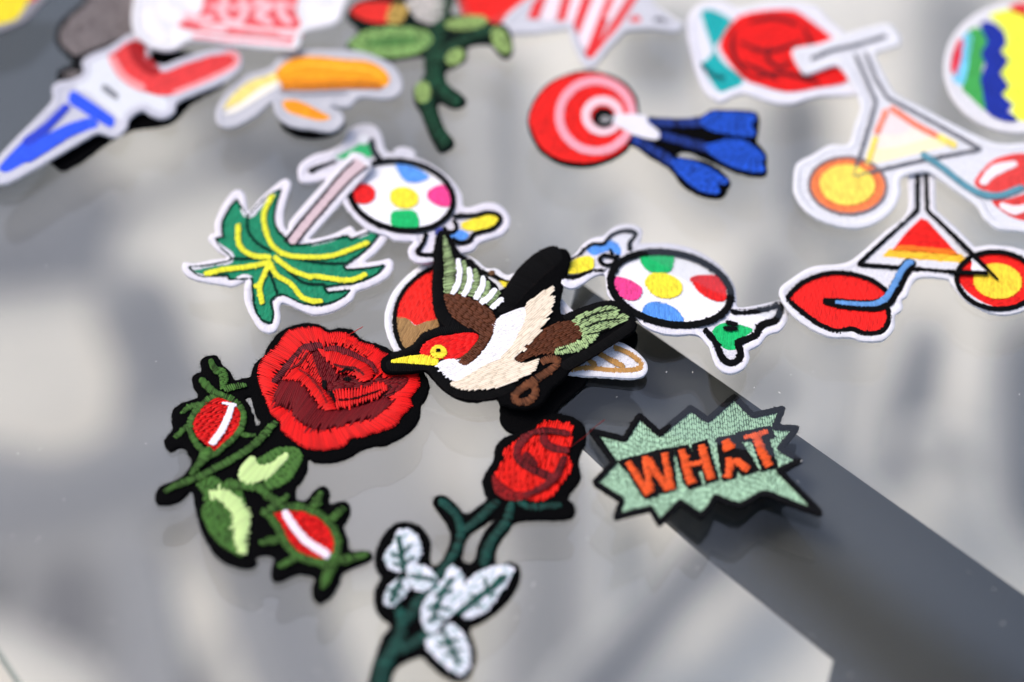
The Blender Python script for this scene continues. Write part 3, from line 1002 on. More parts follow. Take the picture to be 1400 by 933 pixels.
p.fill("brown_wing", "@H 455,430 530,425 640,465 730,510 780,580 775,650 730,740 670,820 590,885 530,848 560,830 640,760 680,690 650,660 560,620 490,550 465,490", BR, ang=-35, layer=1, ln=0.0026, under=(52, 26, 12))
p.fill("head", "@H 300,800 330,745 400,705 500,690 600,675 672,692 640,757 560,832 470,842 400,842 330,822", RED, ang=20, layer=1, ln=0.003)
p.fill("eye", ellc('H', 418, 796, 52, 42), (244, 222, 50), ang=0, layer=2)
p.fill("pupil", ellc('H', 416, 787, 13, 10), INK, ang=0, layer=3)
p.fill("beak", "@H 115,850* 200,830 330,815 412,842 400,882 300,876 200,868 125,866", (246, 226, 50), ang=80, layer=1)
p.fill("breast", "@Z 340,680 420,655 465,690 540,640 600,550 620,470 740,415 770,440 770,520 720,600 640,660 560,690 440,762 380,738", (246, 244, 248), ang=18, layer=1, ln=0.0055, jit=0.0005, arch=0.00012, under=(226, 222, 222))
p.fill("cream_wing", "@J 410,235* 416,260 392,292* 418,300* 412,340 392,356* 410,362* 385,400 368,408* 388,415* 365,445 340,462* 352,478* 330,500 300,528* 315,520* 290,540 250,556* 265,580* 225,585* 218,612* 180,625 130,620 190,560 240,470 270,400 270,335 340,280", CREAM, ang=40, layer=2, ln=0.0055, jit=0.0005, arch=0.00014, under=(214, 196, 170))
p.fill("belly", "@Z 440,760 560,690 640,660 700,665 740,680 818,655* 800,710 740,745 650,785 560,800 450,800 400,768", CREAM, ang=18, layer=2, ln=0.005, jit=0.0004, arch=0.00014, under=(214, 196, 170))
p.fill("brown_body", "@J 188,630 220,600 265,588 260,562 330,502 350,470 440,430 520,425 560,460 570,490 520,540 430,570 420,592 340,600 260,630 215,642", BR, ang=25, layer=1, ln=0.003, under=(52, 26, 12))
p.fill("tail_feather", "@J 515,420 600,372 690,345 742,348 755,383 690,395 600,425 560,455", SAGE, ang=25, layer=1, jit=0.0003)
p.fill("tail_feather", "@J 560,455 640,410 755,385 800,390 808,415 760,440 650,485 580,520 570,490", SAGE, ang=25, layer=1, jit=0.0003)
p.fill("tail_feather", "@J 575,520 650,485 640,515 560,575 430,600 425,575 500,545", SAGE, ang=-60, layer=1, jit=0.0003)
for s in ("560,415 650,380 740,362", "585,455 680,420 770,412", "590,495 660,480 720,458", "440,580 480,565"):
    p.stroke("tail_seam", "@J " + s, 5, (30, 40, 26), layer=2, sp=0.0012, width=0.0006)
p.stroke("foot", "@J 350,640 400,622 436,632 420,665 380,695 310,740 235,790 206,825 225,850 275,848 312,820 318,780 285,755 245,775", [40, 36, 34, 34, 36, 40, 38, 36, 34, 34, 34, 36, 34, 20], (112, 62, 30), layer=1)

# ---- round robin-red patch mostly under the bird
p = Patch("round_patch", "round white edged patch, red over tan, mostly hidden beneath the bird", [(560, 430, 1.6), (700, 400, 3.1), (850, 500, 3.4)])
p.base("@H 380,205 480,165 590,182 660,215 720,265 790,270 850,310 930,300 @J 420,270 480,330 520,370 640,450 725,522 790,545 860,590 910,650 905,700 850,725 700,718 560,710 430,700 @H 600,960 300,900 180,840 120,760 82,660 75,600 80,540 120,430 200,330 300,250", rgb=(232, 230, 234), border=(232, 230, 234))
p.fill("red_ground", "@H 380,262 300,310 220,390 170,480 148,575 230,592 270,628 330,607 400,592 480,560 480,300", (236, 32, 22), ang=60, layer=0)
p.fill("tan_ground", "@H 148,578 220,587 270,630 340,605 430,592 480,660 300,740 215,780 188,765 155,680", (164, 126, 78), ang=60, layer=0)
p.stroke("outline", "@H 470,238 380,262 300,305 212,385 160,475 138,570 146,680 185,772 260,840", 22, INK, layer=1)
p.stroke("outline", "@H 500,200 590,200 640,232 700,285 760,305 830,345 900,360", 24, INK, layer=1)
p.fill("yellow_ground", "@H 800,342* 882,354 850,392", (244, 222, 50), layer=1)
p.fill("stitch_spot", "@H 742,285 775,280 770,305 748,310", (104, 70, 40), layer=2)
p.fill("black_ground", "@J 560,470 640,480 740,540 725,560 640,560 560,560", INK, layer=0)
for s in ("735,560 810,590 868,630 884,662 842,682 720,684 600,672 500,684", "648,588 720,630 792,668", "590,620 642,660"):
    p.stroke("tan_outline", "@J " + s, 24, (186, 138, 76), layer=1)

# ---- palm tree
PG, PY = (20, 138, 98), (226, 226, 50)
p = Patch("palm_tree_patch", "upside down green palm tree patch with yellow veined fronds and pink trunk", [(350, 340, 2.0), (420, 430, 2.2), (500, 230, 4.2)])
p.base("@K 35,548 50,520 100,530 200,510 290,495 230,450 182,390 190,365 220,360 220,300 260,210 310,140 350,120 385,150 405,240 470,170 560,90 610,60 640,80 620,150 600,230 600,310 622,345 @L 60,490 200,330 330,190 350,168 400,178 440,215 430,250 300,400 180,535 150,578 250,558 350,515 372,545 470,500 512,490 530,520 515,570 470,630 410,685 480,680 530,670 545,700 520,750 440,795 372,820 350,860 270,910 180,930 @K 700,785 600,742 575,765 580,830 560,890 520,910 470,890 420,820 385,740 382,660 388,622 320,650 250,640 130,620 60,590", rgb=(226, 222, 228), border=(226, 222, 228))
FRONDS = "@K 75,545* 150,540 240,525 310,500 250,440 222,390* 265,380* 260,300 300,220 335,175* 370,220 400,265* 470,190 530,140 582,118* 550,220 545,290 570,350 610,390 640,430 @L 65,605 150,600 240,580 330,560* 342,578* 420,545 492,513* 470,560 420,620 340,680 310,700 320,720* 400,715 502,700* 460,745 380,780 300,790 218,800* 230,828* 342,818* 290,860 210,885 120,880 @K 660,730 590,700 530,730 542,800 532,857* 480,840 440,780 430,700 425,610* 300,615 290,590* 150,600 100,575"
p.fill("fronds", FRONDS, PG, ang=60, layer=0, ln=0.003)
p.stroke("frond_edge", curve(FRONDS, True, 6)[0], 2.2, (12, 50, 40), layer=1, closed=True, sp=0.0008)
for s in ("@K 400,265 400,340 450,410 530,460", "@K 570,350 610,390 640,430", "@L 330,690 220,690 100,670 0,640", "@L 225,790 120,780 20,700", "@K 310,500 420,500 510,490", "@K 565,700 545,640 515,560"):
    p.stroke("frond_edge", s, 11, (12, 50, 40), layer=1)
for s in ("@K 345,308 352,420 420,480 530,492", "@K 540,145 490,250 502,350 540,430 620,480 @L 150,660 250,655 340,625 430,590", "@K 160,585 270,560 400,545 520,520", "@K 520,520 482,610 465,660 480,752", "@K 515,510 560,590 640,640 700,712 765,735 @L 210,866", "@K 545,488 640,560 740,600 @L 180,750 330,770 420,740"):
    sc = 26
    p.stroke("frond_vein", s, 26 if '@L' not in s else 21, PY, layer=2)
p.stroke("frond_vein", "@K 435,655 465,650", 24, PY, layer=2)
p.stroke("trunk", "@L 55,595 110,525 220,395 310,285 392,212", [42, 46, 50, 54, 62], (208, 184, 188), layer=1, caps=(0, 0), sp=0.001)
p.stroke("trunk_edge", "@L 32,590 90,510 200,380 290,270 358,205", 7, (40, 36, 40), layer=2)
p.stroke("trunk_edge", "@L 85,600 135,535 245,405 340,300 425,230", 7, (60, 50, 56), layer=2)

# ---- candies
CG, CY, CB, CR, CP = (18, 188, 104), (250, 230, 56), (90, 154, 236), (232, 26, 26), (242, 66, 142)
LO, CO = (222, 218, 226), (228, 225, 232)
p = Patch("candy_patch", "wrapped candy patch with spots behind the palm trunk, partly under it", [(550, 265, 1.7), (430, 240, 1.9), (660, 300, 2.2)], group="white edged candy patches")
p.base("@L 95,262 110,220 170,180 240,160 310,120 340,60 400,35 460,45 490,90 505,150 530,170 620,180 @M 230,145 350,180 470,240 570,320 640,420 652,500 700,510 800,480 890,490 960,560 962,630 910,690 820,720 760,745 720,790 640,812 570,830 440,870 350,875 290,830 290,780 320,735 200,725 @L 520,560 430,530 370,480 318,420 305,390 300,320 240,292 160,305 108,300", rgb=LO, border=LO)
p.fill("candy", ell(549, 267, 70, 46, 10), (240, 238, 242), ang=90, layer=0)
p.stroke("outline", ell(549, 267, 71.5, 47, 10), 7, INK, layer=2, closed=True)
p.fill("spot", ellc('L', 405, 362, 55, 48), CR, layer=1)
p.fill("spot", ellc('M', 258, 442, 98, 72, 10), CY, layer=1)
p.fill("spot", "@M 205,222 260,222 340,245 420,295 390,325 330,340 270,330 225,280", CB, layer=1)
p.fill("spot", "@M 410,420 440,380 520,355 560,400 575,460 555,500 490,495 430,460", CP, layer=1)
p.fill("spot", "@M 175,545 230,528 320,530 352,580 345,650 260,655 180,640", CG, layer=1)
p.fill("wrapper", "@M 650,610 740,580 840,552 888,580 872,628 800,655 700,662 650,645", CY, layer=1)
p.fill("wrapper", "@M 580,680 640,660 690,692 660,725 600,728 568,702", CB, layer=1)
p.fill("wrapper", "@M 470,655 520,645 500,690 470,690", (70, 80, 160), layer=1)
p.fill("wrapper", "@M 400,700 450,680 450,800 370,800", (224, 220, 232), layer=0)
p.stroke("outline", "@M 585,570 660,562 740,560 820,540 892,560 900,600 850,650 770,672 720,692 700,730 640,745 580,722", 26, INK, layer=2)
p.stroke("outline", "@M 590,590 610,640 590,670 550,670 520,640", 22, INK, layer=2)
p.stroke("outline", "@M 405,675 390,740 350,800 372,822 460,826", 24, INK, layer=2)
p.fill("wrapper", "@L 275,190 340,155 380,130 420,115 445,160 435,190 330,197", CG, layer=0)
p.stroke("outline", "@L 440,100 452,160 485,205", [24, 28, 30], INK, layer=1)
p.stroke("outline", "@L 148,258 180,240 275,205", [28, 16, 10], (40, 40, 42), layer=1)
p.fill("knot", ellc('L', 405, 106, 24, 22), (232, 232, 236), layer=1)

p = Patch("candy_patch", "wrapped candy patch with green, pink and red spots right of the bird's tail", [(915, 392, 1.7), (780, 370, 5.5), (1040, 450, 1.7)], group="white edged candy patches")
p.base("@N 45,500 50,520 130,545 210,510 300,450 380,430 400,480 410,580 450,640 550,700 650,790 @O 0,580 100,625 200,640 300,635 360,650 420,720 450,810 500,870 570,885 640,850 675,790 670,740 740,700 790,640 870,610 920,540 920,470 890,425 800,440 700,460 600,468 590,400 570,320 500,220 400,140 280,85 150,60 0,60 @N 665,190 690,100 640,50 540,40 450,70 380,130 300,150 230,190 180,250 140,290 80,330 40,420", rgb=CO, border=CO)
p.fill("candy", ell(917, 394, 82, 47, 11), (240, 238, 240), ang=90, layer=0)
p.stroke("outline", ell(917, 394, 83.5, 48.5, 11, 64), 8.4, INK, layer=2, closed=True, sp=0.0006, jit=0.0003)
p.fill("spot", "@N 672,265 800,258 935,260 925,390 880,422 770,422 700,372 675,320", CG, layer=1)
p.fill("spot", "@N 455,462 560,470 680,540 682,590 640,640 560,635 500,595 465,530", CP, layer=1)
p.fill("spot", "@O 10,300 50,252 140,250 220,290 247,340 222,390 150,410 80,395 30,350", CY, layer=1)
p.fill("spot", "@O 300,280 350,262 462,265 512,312 528,410 480,428 420,410 350,362 315,312", CR, layer=1)
p.fill("spot", "@N 690,725 730,670 800,655 900,675 @O 60,437 130,440 210,480 250,540 245,570 120,560 0,515", CB, layer=1)
p.stroke("outline", "@O 560,495 700,490 800,467 880,440", 34, INK, layer=1, jit=0.0003)
p.stroke("outline", "@O 882,440 870,500 840,550 760,575 735,605 718,645 660,670 602,690 610,720 620,775 590,815 540,820 500,790 470,725 430,655 385,610", 40, INK, layer=1, jit=0.0003)
p.stroke("wrapper_fold", "@O 525,562 600,575", [30, 22], INK, layer=2)
p.stroke("wrapper_fold", "@O 510,600 600,602", [26, 20], INK, layer=2)
p.fill("wrapper", "@O 440,620 500,570 600,575 692,607 650,650 592,672 582,735 520,732 480,690", CG, ang=80, layer=0)
p.fill("wrapper", "@O 540,510 700,505 835,490 800,535 720,570 690,600 600,570", (238, 236, 238), ang=80, layer=0)
p.stroke("outline", "@N 60,460 180,450 280,412 405,402", 28, INK, layer=1)
p.stroke("outline", "@N 100,330 180,285 232,230 290,195 380,190 430,132 510,95 590,90 640,110 622,150 588,185 592,245", [20, 22, 24, 24, 24, 24, 26, 28, 34, 30, 30, 34], INK, layer=1)
p.fill("wrapper", "@N 440,165 520,115 600,110 575,180 565,240 520,270 500,200", (236, 234, 240), layer=0)
p.fill("wrapper", "@N 110,345 180,305 270,292 302,330 290,390 200,422 90,432 80,400", CY, layer=1)
p.fill("wrapper", "@N 250,240 300,210 400,182 450,165 500,200 522,262 500,282 430,252 380,262 310,287 270,268", CB, layer=0)
p.stroke("outline", "@N 345,318 380,282 430,290 480,312 462,350 400,362 352,332", 24, INK, layer=2, closed=True)
p.stroke("outline", "@N 430,235 455,285", 20, INK, layer=2)
p.stroke("outline", "@N 480,300 500,285", 40, INK, layer=2)

# ---- bicycles with lips for a wheel
p = Patch("bicycle_patch", "bicycle patch with red triangle frame, blue pipe and plain red lips", [(1160, 410, 2.0), (1270, 340, 1.6), (1390, 400, 1.6)], group="bicycle patches with lips for a wheel")
p.base("@V 218,660 280,600 370,550 500,537 560,512 700,390 800,300 806,140* 800,60* 930,60* 928,200 930,290* 1020,370 1110,460* 1200,452 1340,478 1430,560 1430,680 1340,742 1240,765 1150,745 1060,690 1005,625 985,602 850,598 800,680 775,700 780,740 745,770 740,830 690,880 600,885 540,868 450,865 350,820 265,750", rgb=(226, 224, 228), border=(226, 224, 228))
p.fill("lips", "@V 255,692 325,625 430,588 540,588 640,618 705,662 690,720 712,740 705,800 672,838 600,843 550,822 480,833 400,803 320,745", (236, 26, 20), ang=75, layer=0, ln=0.004)
p.stroke("outline", "@V 250,692 322,622 430,580 540,580 640,610 712,662", 20, INK, layer=1)
p.stroke("outline", "@V 712,735 718,792 682,845 600,852 550,832 480,842 400,812 318,752 250,695", 22, INK, layer=1)
p.stroke("pipe_edge", "@V 418,705 530,720 650,726 712,700 752,640 792,560 822,515", [28, 46, 46, 56, 56, 56, 56], INK, layer=1)
p.stroke("blue_pipe", "@V 475,709 560,716 650,716 702,692 736,640 780,560 822,518", [14, 18, 18, 26, 26, 26, 26], (96, 148, 206), layer=2)
p.fill("frame_triangle", "@V 862,330* 890,335* 1032,492* 738,468* 800,390", (236, 26, 18), ang=0, layer=0)
p.fill("frame_stripe", "@V 720,467* 1050,492* 1082,532* 688,502*", (248, 196, 50), ang=0, layer=0)
for s in ("850,80 848,290* 720,405 578,536", "886,80 892,290* 1010,402 1120,512 1205,600", "575,537 760,552 1000,572 1168,577"):
    p.stroke("frame_tube", "@V " + s, 18, INK, layer=1)
p.fill("wheel", ell(1363, 383, 54, 38, 6), (234, 28, 20), ang=20, layer=0)
p.fill("wheel_hub", ell(1364, 384, 33, 24, 6), (250, 212, 56), ang=80, layer=1)
p.stroke("outline", ell(1363, 383, 55, 39, 6), 6, INK, layer=2, closed=True)
p.fill("frame_ground", "@V 1100,508* 1160,570* 1092,566*", (230, 228, 232), layer=3)
p.stroke("frame_tube", "@V 1010,402 1120,512 1215,606", [18, 20, 6], INK, layer=4)
p.stroke("frame_tube", "@V 985,570 1060,573 1168,577", 16, INK, layer=4)
p.fill("frame_stripe", "@V 770,450* 1012,470* 1036,494* 735,470*", (242, 122, 26), ang=0, layer=1)

p = Patch("bicycle_patch", "bicycle patch with pale triangle frame, handlebar over the rose and striped lips", [(1160, 250, 3.4), (1150, 80, 3.8), (1390, 260, 3.4)], group="bicycle patches with lips for a wheel")
p.base("@U 290,250 310,230 420,210 540,165 740,115 780,140 810,190 790,215 690,250 700,300 740,380 785,450 900,510 1050,590 1230,675 1320,690 @W 1400,196 1440,200 1470,250 1440,320 1400,316 @V 1300,382 1210,370 1150,320 1120,270 1000,180 930,130 880,112 775,140 770,210 740,280 670,340 570,370 450,350 350,300 290,220 285,150 300,80 370,40 @U 470,695 560,690 590,600 620,510 590,420 530,330 490,310 370,350 330,330", rgb=(224, 224, 228), border=(224, 224, 228))
p.fill("wheel", ellc('V', 530, 178, 172, 126, 4), (244, 130, 74), layer=0)
p.fill("wheel_hub", ellc('V', 528, 175, 125, 92, 4), (250, 222, 92), layer=1)
p.stroke("outline", ellc('V', 530, 178, 176, 130, 4), 3.2, (130, 116, 118), layer=1, closed=True)
p.fill("frame_triangle", "@U 740,522* 880,598* 810,640 708,640*", (240, 216, 214), layer=0)
p.fill("frame_triangle", "@U 880,598* 975,650* 800,700 670,712* 708,640* 810,640", (244, 226, 212), layer=0)
p.fill("frame_triangle", "@U 975,650* 1052,692* 642,792* 670,712* 800,700", (248, 234, 192), layer=0)
p.stroke("frame_edge", "@U 742,520 692,640", 24, (240, 140, 110), layer=1)
p.stroke("frame_edge", "@U 690,650 650,785", 24, (248, 222, 100), layer=1)
p.stroke("frame_edge", "@U 760,512 880,592 985,648", 26, (240, 130, 100), layer=1)
p.stroke("frame_edge", "@U 985,650 1075,695", 30, (248, 224, 110), layer=1)
for s in ("690,490 640,660 582,842", "590,255 640,370 692,490", "640,250 690,370* 742,462* 1000,602 1192,712", "585,842 880,772 1192,712", "380,280 480,240 590,215 740,170"):
    p.stroke("frame_tube", "@U " + s, 15, (98, 99, 106), layer=1)
p.stroke("teal_pipe", "@U 908,732 1000,792 1100,872 @V 1130,212 1220,222 1333,182", 26, (92, 148, 164), layer=2)
p.fill("lips", "@V 1108,165 1180,72 1260,40 1340,33 1420,60 1420,175 1280,205 1170,205", (228, 70, 66), ang=30, layer=0)
p.fill("lips", "@V 1188,250 1260,240 1420,205 1420,330 1320,336 1240,300", (228, 70, 66), ang=30, layer=0)
p.stroke("lip_stripe", "@V 1140,172 1200,110 1300,75", [30, 50, 24], (240, 224, 226), layer=1)
p.stroke("lip_stripe", "@V 1225,265 1290,290 1360,270", [24, 40, 24], (240, 224, 226), layer=1)

# ---- dart board with three darts
p = Patch("dartboard_patch", "red and white dartboard patch hit by three blue darts", [(800, 160, 1.7), (980, 170, 1.9), (970, 250, 2.2)])
p.base("@T 225,520 245,430 310,350 420,302 530,302 630,345 685,410 700,480 730,492 860,500 960,490 1010,462 1190,470 1208,510 1202,570 1200,600 1238,650 1240,700 1230,745 1130,735 1020,690 900,640 860,660 1000,690 1085,765 1075,800 1045,838 960,828 880,782 825,712 740,662 668,612 640,640 570,680 470,705 360,690 270,630")
p.fill("board", "@T 232,520 252,440 312,362 420,315 530,315 620,355 672,415 680,480 670,560 630,630 560,672 470,692 365,678 280,625", (236, 26, 18), ang=60, layer=0)
p.stroke("ring", ellc('T', 512, 492, 155, 150), 11, (236, 160, 172), layer=1, closed=True)
p.stroke("ring", ellc('T', 542, 492, 72, 66), 11, (236, 200, 206), layer=1, closed=True)
p.fill("bullseye", ellc('T', 545, 500, 46, 42), INK, layer=2)
p.fill("bullseye_hole", ellc('T', 552, 508, 20, 16), (150, 150, 150), layer=3)
p.fill("dart_tip", "@T 570,502 640,485 725,492 735,520 780,560 770,592 700,580 650,560", (232, 228, 232), ang=20, layer=2)
DB, DF = (24, 60, 150), (28, 90, 214)
for s, wd in (("730,520 850,522 970,520", [34, 34, 40]), ("770,568 880,598 990,628", [34, 34, 40]), ("672,590 760,640 842,692", [34, 34, 40])):
    p.stroke("dart_shaft", "@T " + s, wd, DB, layer=1)
for s in ("955,512 1010,476 1180,480 1195,510* 1172,528* 1195,568* 1170,580 1050,565 985,545", "975,622 1060,595 1150,600 1228,660 1220,690* 1225,730 1130,720 1040,682", "830,690 880,675 990,710 1075,768 1058,785* 1028,772* 1035,822 960,812 888,762"):
    p.fill("dart_flight", "@T " + s, DF, ang=15, layer=1)

# ---- rose with teal leaves
p = Patch("teal_leaf_rose_patch", "white edged red rose with teal leaves, under the pale bicycle's handlebar", [(960, 60, 1.7), (1090, 40, 1.7), (1080, 130, 1.7)])
p.base("@W 940,30 955,8 985,2 1010,12 1060,4 1110,8 1135,30 1158,50 1178,85 1182,110 1170,128 1120,130 1080,141 1050,137 1020,127 1000,131 985,138 966,126 955,105 945,70", rgb=(228, 226, 232), border=(228, 226, 232))
p.fill("leaf", "@T 958,50* 1000,40 1092,92 1060,150 1020,200 1050,262 1138,342 1050,392 1000,342 962,272* 1010,222 985,140", (24, 168, 168), ang=50, layer=0)
p.fill("petals", "@W 1000,32 1020,19 1052,14 1084,14 1104,25 1130,45 1148,62 1162,95 1155,112 1120,119 1077,125 1040,116 1015,105 990,75 985,58", (232, 24, 20), ang=30, layer=1)
for s in ("1002,40 1003,75 1026,106", "1012,58 1050,70 1098,56", "1052,62 1050,80 1066,92 1082,84", "1098,34 1114,68 1136,92", "1030,106 1070,100 1112,112", "1024,30 1060,24 1092,34", "1016,86 1040,96 1062,108", "1100,80 1096,100 1120,114"):
    p.stroke("petal_fold", s, [2, 5, 5, 2], (110, 10, 16), layer=2)
p.stroke("petal_fold", "@T 960,270 1010,320 1060,330", 14, (16, 90, 96), layer=1)

# ---- zigzag ball
p = Patch("ball_patch", "round ball patch with blue, green and yellow zigzag bands", [(1390, 90, 1.7), (1310, 90, 1.7), (1390, 170, 1.7)])
p.base(ell(1393, 92, 102, 89), rgb=(226, 224, 226), border=(226, 224, 226))
p.fill("band", "@U 1080,190 1112,200 1095,290 1082,362 1045,325 1050,250", (226, 40, 60), layer=0)
p.fill("band", "@U 1112,165 1150,170 1135,280 1112,402 1085,402 1060,370 1095,290", (120, 206, 240), layer=0)
p.fill("band", "@U 1132,152 1200,140 1232,230 1195,330* 1205,440 1222,532 1140,462 1105,420 1130,320", (66, 166, 80), layer=0)
p.fill("band", "@U 1190,115 1240,105 1300,150 1312,210* 1285,240* 1322,290* 1282,350* 1326,410* 1288,450* 1342,500* 1320,530 1370,572 1300,576 1222,532 1205,440 1190,380* 1215,310* 1195,250* 1225,200*", (20, 44, 150), layer=1)
p.fill("band", "@U 1232,62 1320,30 1440,60 1440,560 1375,575 1335,530* 1350,500* 1292,450* 1330,410* 1288,350* 1326,290* 1290,240* 1318,210* 1305,150", (232, 240, 70), layer=0)
p.fill("band", "@U 1330,26 1400,10 1500,10 1500,90 1400,70 1362,58", (220, 36, 40), layer=1)
p.fill("band", "@U 1445,80 1500,100 1640,200 1640,420 1520,560 1445,575", (24, 60, 160), layer=0)

# ---- striped star and the red patch behind it
p = Patch("red_patch", "plain red patch peeping out behind the striped star's left arm", [(670, 20, 1.5), (720, -30, 1.5), (640, -30, 1.5)])
p.base("@W 628,-40 630,10 645,32 668,36 700,20 740,-10 740,-50", rgb=(222, 60, 56), border=(222, 60, 56))
p.fill("red_ground", "@W 636,-36 638,8 652,26 668,29 696,14 732,-12 732,-46", (236, 34, 26), ang=50, layer=0)
p = Patch("star_patch", "star patch with red and white slanting stripes and grey border", [(800, 40, 3.2), (720, 10, 3.2), (900, 20, 3.2)])
p.base("@T 90,140* 140,60 240,-20* 230,-160* 700,-160* 760,20* 885,105* 850,130 760,118 640,125* 575,195 510,275 480,285 455,268 415,180* 395,118* 250,138", rgb=(204, 204, 210), border=(204, 204, 210))
for s, wd in (("320,-130 245,80", 44), ("420,-130 365,90", 40), ("520,-130 420,140", 42), ("625,-130 480,245", 40), ("700,-60 505,245", 34)):
    p.stroke("red_stripe", "@T " + s, wd, (224, 46, 48), layer=0, caps=(0, 0))
for s, wd in (("370,-130 308,85", 50), ("470,-130 395,110", 46), ("575,-130 450,200", 50), ("660,-100 560,80", 36)):
    p.stroke("white_stripe", "@T " + s, wd, (234, 218, 224), layer=0, caps=(0, 0))
p.fill("dark_spot", "@T 755,88 790,75 845,105 800,112", (40, 44, 58), layer=0)
p.fill("red_spot", ellc('T', 680, 85, 24, 20), (224, 90, 90), layer=0)

# ---- green stem
SG, SL = (12, 70, 44), (160, 190, 110)
p = Patch("stem_patch", "dark green thorny stem patch with pale buds beside the striped star", [(590, 100, 3.4), (690, 50, 5.2), (530, 50, 3.4)])
p.base("@R 540,60 580,5 700,-30 800,-70 1000,-70 985,50 1060,60 1130,80 1170,95 1225,110 1250,180 1240,232 1200,236 1150,185 1060,195 1052,250 1000,282 965,302 975,350 1040,405 1048,440 1000,458 940,432 932,462 960,540 1003,605 945,645 900,582 858,480 830,432 826,372 868,330 885,260 860,235 700,256 580,232 540,190 590,130 560,92", rgb=(20, 30, 26))
p.stroke("stem", "@R 965,-60 945,60 915,200 910,300 925,350", [60, 64, 70, 76, 70], SG, layer=0)
p.stroke("stem", "@R 900,320 880,420 910,520 970,612", [70, 54, 54, 52], SG, layer=1, caps=(0, 0))
p.stroke("thorn", "@R 920,330 960,390 1020,435", [60, 54, 44], SG, layer=1)
p.stroke("stem", "@R 925,250 1000,190 1100,140 1155,125", [50, 44, 44, 40], SG, layer=1)
p.fill("leaf", "@R 550,180 620,130 750,112 880,130 902,180 830,230 700,242 580,212", (142, 184, 104), ang=70, layer=0)
p.fill("leaf_fold", "@R 610,185 700,160 800,155 850,170 780,190 690,195", (92, 146, 74), ang=70, layer=1)
for cx, cy, a, b, r in ((865, 390, 34, 46, 0), (1002, 240, 42, 30, -35), (1198, 170, 62, 34, 60), (1050, 95, 92, 30, -6)):
    p.fill("bud", ellc('R', cx, cy, a, b, r), SL, ang=20, layer=2)
p.fill("red_flower", "@R 558,50 600,15 700,8 785,38 760,92 640,92", (226, 40, 30), layer=0)
p.fill("flower_edge", "@R 735,20 800,30 770,95 715,90", (206, 170, 84), layer=1)
p.fill("white_flower", "@R 800,-5 942,-15 952,60 900,102 830,70", (206, 200, 192), layer=0)

# ---- upper left pile
p = Patch("grey_animal_patch", "fuzzy grey patch with black outline behind the red hook", [(120, 50, 1.5), (180, 10, 1.5), (100, 90, 1.5)])
p.base("@Q 262,180 280,110 340,50 400,0 420,-70 660,-70 650,150 560,215 450,258 402,285 395,345 335,385 275,375 280,330 335,310 335,272 285,222", rgb=(26, 26, 28))
p.fill("grey_fur", "@Q 285,170 305,115 360,62 420,10 440,-60 640,-60 630,140 550,190 440,235 375,262 340,250 300,215", (138, 128, 126), ang=60, layer=0, ln=0.002)
p.fill("grey_fur", "@Q 302,352 345,335 385,345 340,375", (120, 112, 110), layer=0)

p = Patch("hook_patch", "long patch with blue spike, white block and red hook", [(40, 210, 5.0), (150, 140, 4.0), (300, 90, 4.0)])
p.base("@Q -35,790 60,680 250,485 250,420 290,390 340,382 398,350 395,292 450,255 520,228 620,165 680,168 722,225 715,285 780,312 860,282 1000,240 1100,228 1152,270 1142,330 1060,392 850,482 832,532 780,562 720,548 680,525 622,560 602,612 550,652 470,632 420,655 200,785 60,862 10,877 -35,862", rgb=(196, 196, 206), border=(196, 196, 206))
BL = (40, 84, 226)
p.stroke("blue_edge", "@Q 330,455 440,525 545,592", [66, 62, 50], BL, layer=0)
p.stroke("blue_edge", "@Q 325,500 215,612 120,690", [36, 40, 56], (36, 60, 190), layer=1)
p.stroke("blue_edge", "@Q 460,580 330,622 210,690 100,755", [56, 60, 70, 80], BL, layer=1)
p.stroke("blue_edge", "@Q 160,690 80,752 5,815", [110, 90, 50], BL, layer=0)
p.fill("white_block", "@Q 410,300 510,265 580,370 700,440 800,480 780,540 720,525 660,500 590,570 520,520 420,440 360,420 420,360", (222, 224, 228), ang=35, layer=0)
p.stroke("grey_mark", "@Q 490,410 560,465", 26, (130, 132, 138), layer=1)
p.fill("red_hook", "@Q 520,260 620,178 690,200 702,260 742,320 830,320 960,272 1080,238 1142,262 1130,322 1000,382 822,452 700,442 580,372", (234, 66, 66), ang=40, layer=0)
p.fill("red_hook_fold", "@Q 615,205 690,210 702,262 765,330 720,355 640,292", (170, 24, 30), ang=40, layer=1)
p.stroke("pink_edge", "@Q 530,270 590,365 690,425", 34, (240, 150, 150), layer=1)
p.stroke("pink_edge", "@Q 830,445 1000,375 1125,310 1130,262 1080,250", 20, (240, 150, 152), layer=1)

p = Patch("popcorn_patch", "white and red lettered patch with puffy white edge at the back", [(250, 30, 6.2), (400, 20, 6.2), (320, 55, 6.2)])
p.base("@Q 630,85 640,0 660,-70 1650,-70 1640,40 1600,110 1480,140 1442,160 1432,210 1400,237 1150,217 920,190 830,235 740,230 680,192 640,150", rgb=(230, 228, 230), border=(230, 228, 230))
p.fill("red_ground", "@Q 850,118 960,60 1010,-60 1400,-60 1415,60 1442,130 1425,195 1300,180 1100,165 960,150", (238, 92, 98), ang=10, layer=0)
for s in ("880,70 960,95 1020,80", "1080,-20 1060,60 1120,110 1170,60 1150,-10", "1220,0 1290,30 1230,70 1300,110", "1350,0 1340,60 1390,110", "1330,155 1400,165", "1000,130 1080,140"):
    p.stroke("letter_stroke", "@Q " + s, 30, (246, 190, 194), layer=1)
p.stroke("pink_stripe", "@Q 1000,30 1140,35 1280,20 1410,30", 22, (244, 176, 180), layer=1)
p.stroke("pink_stripe", "@Q 960,130 1080,120 1240,140 1420,150", 18, (246, 206, 208), layer=1)
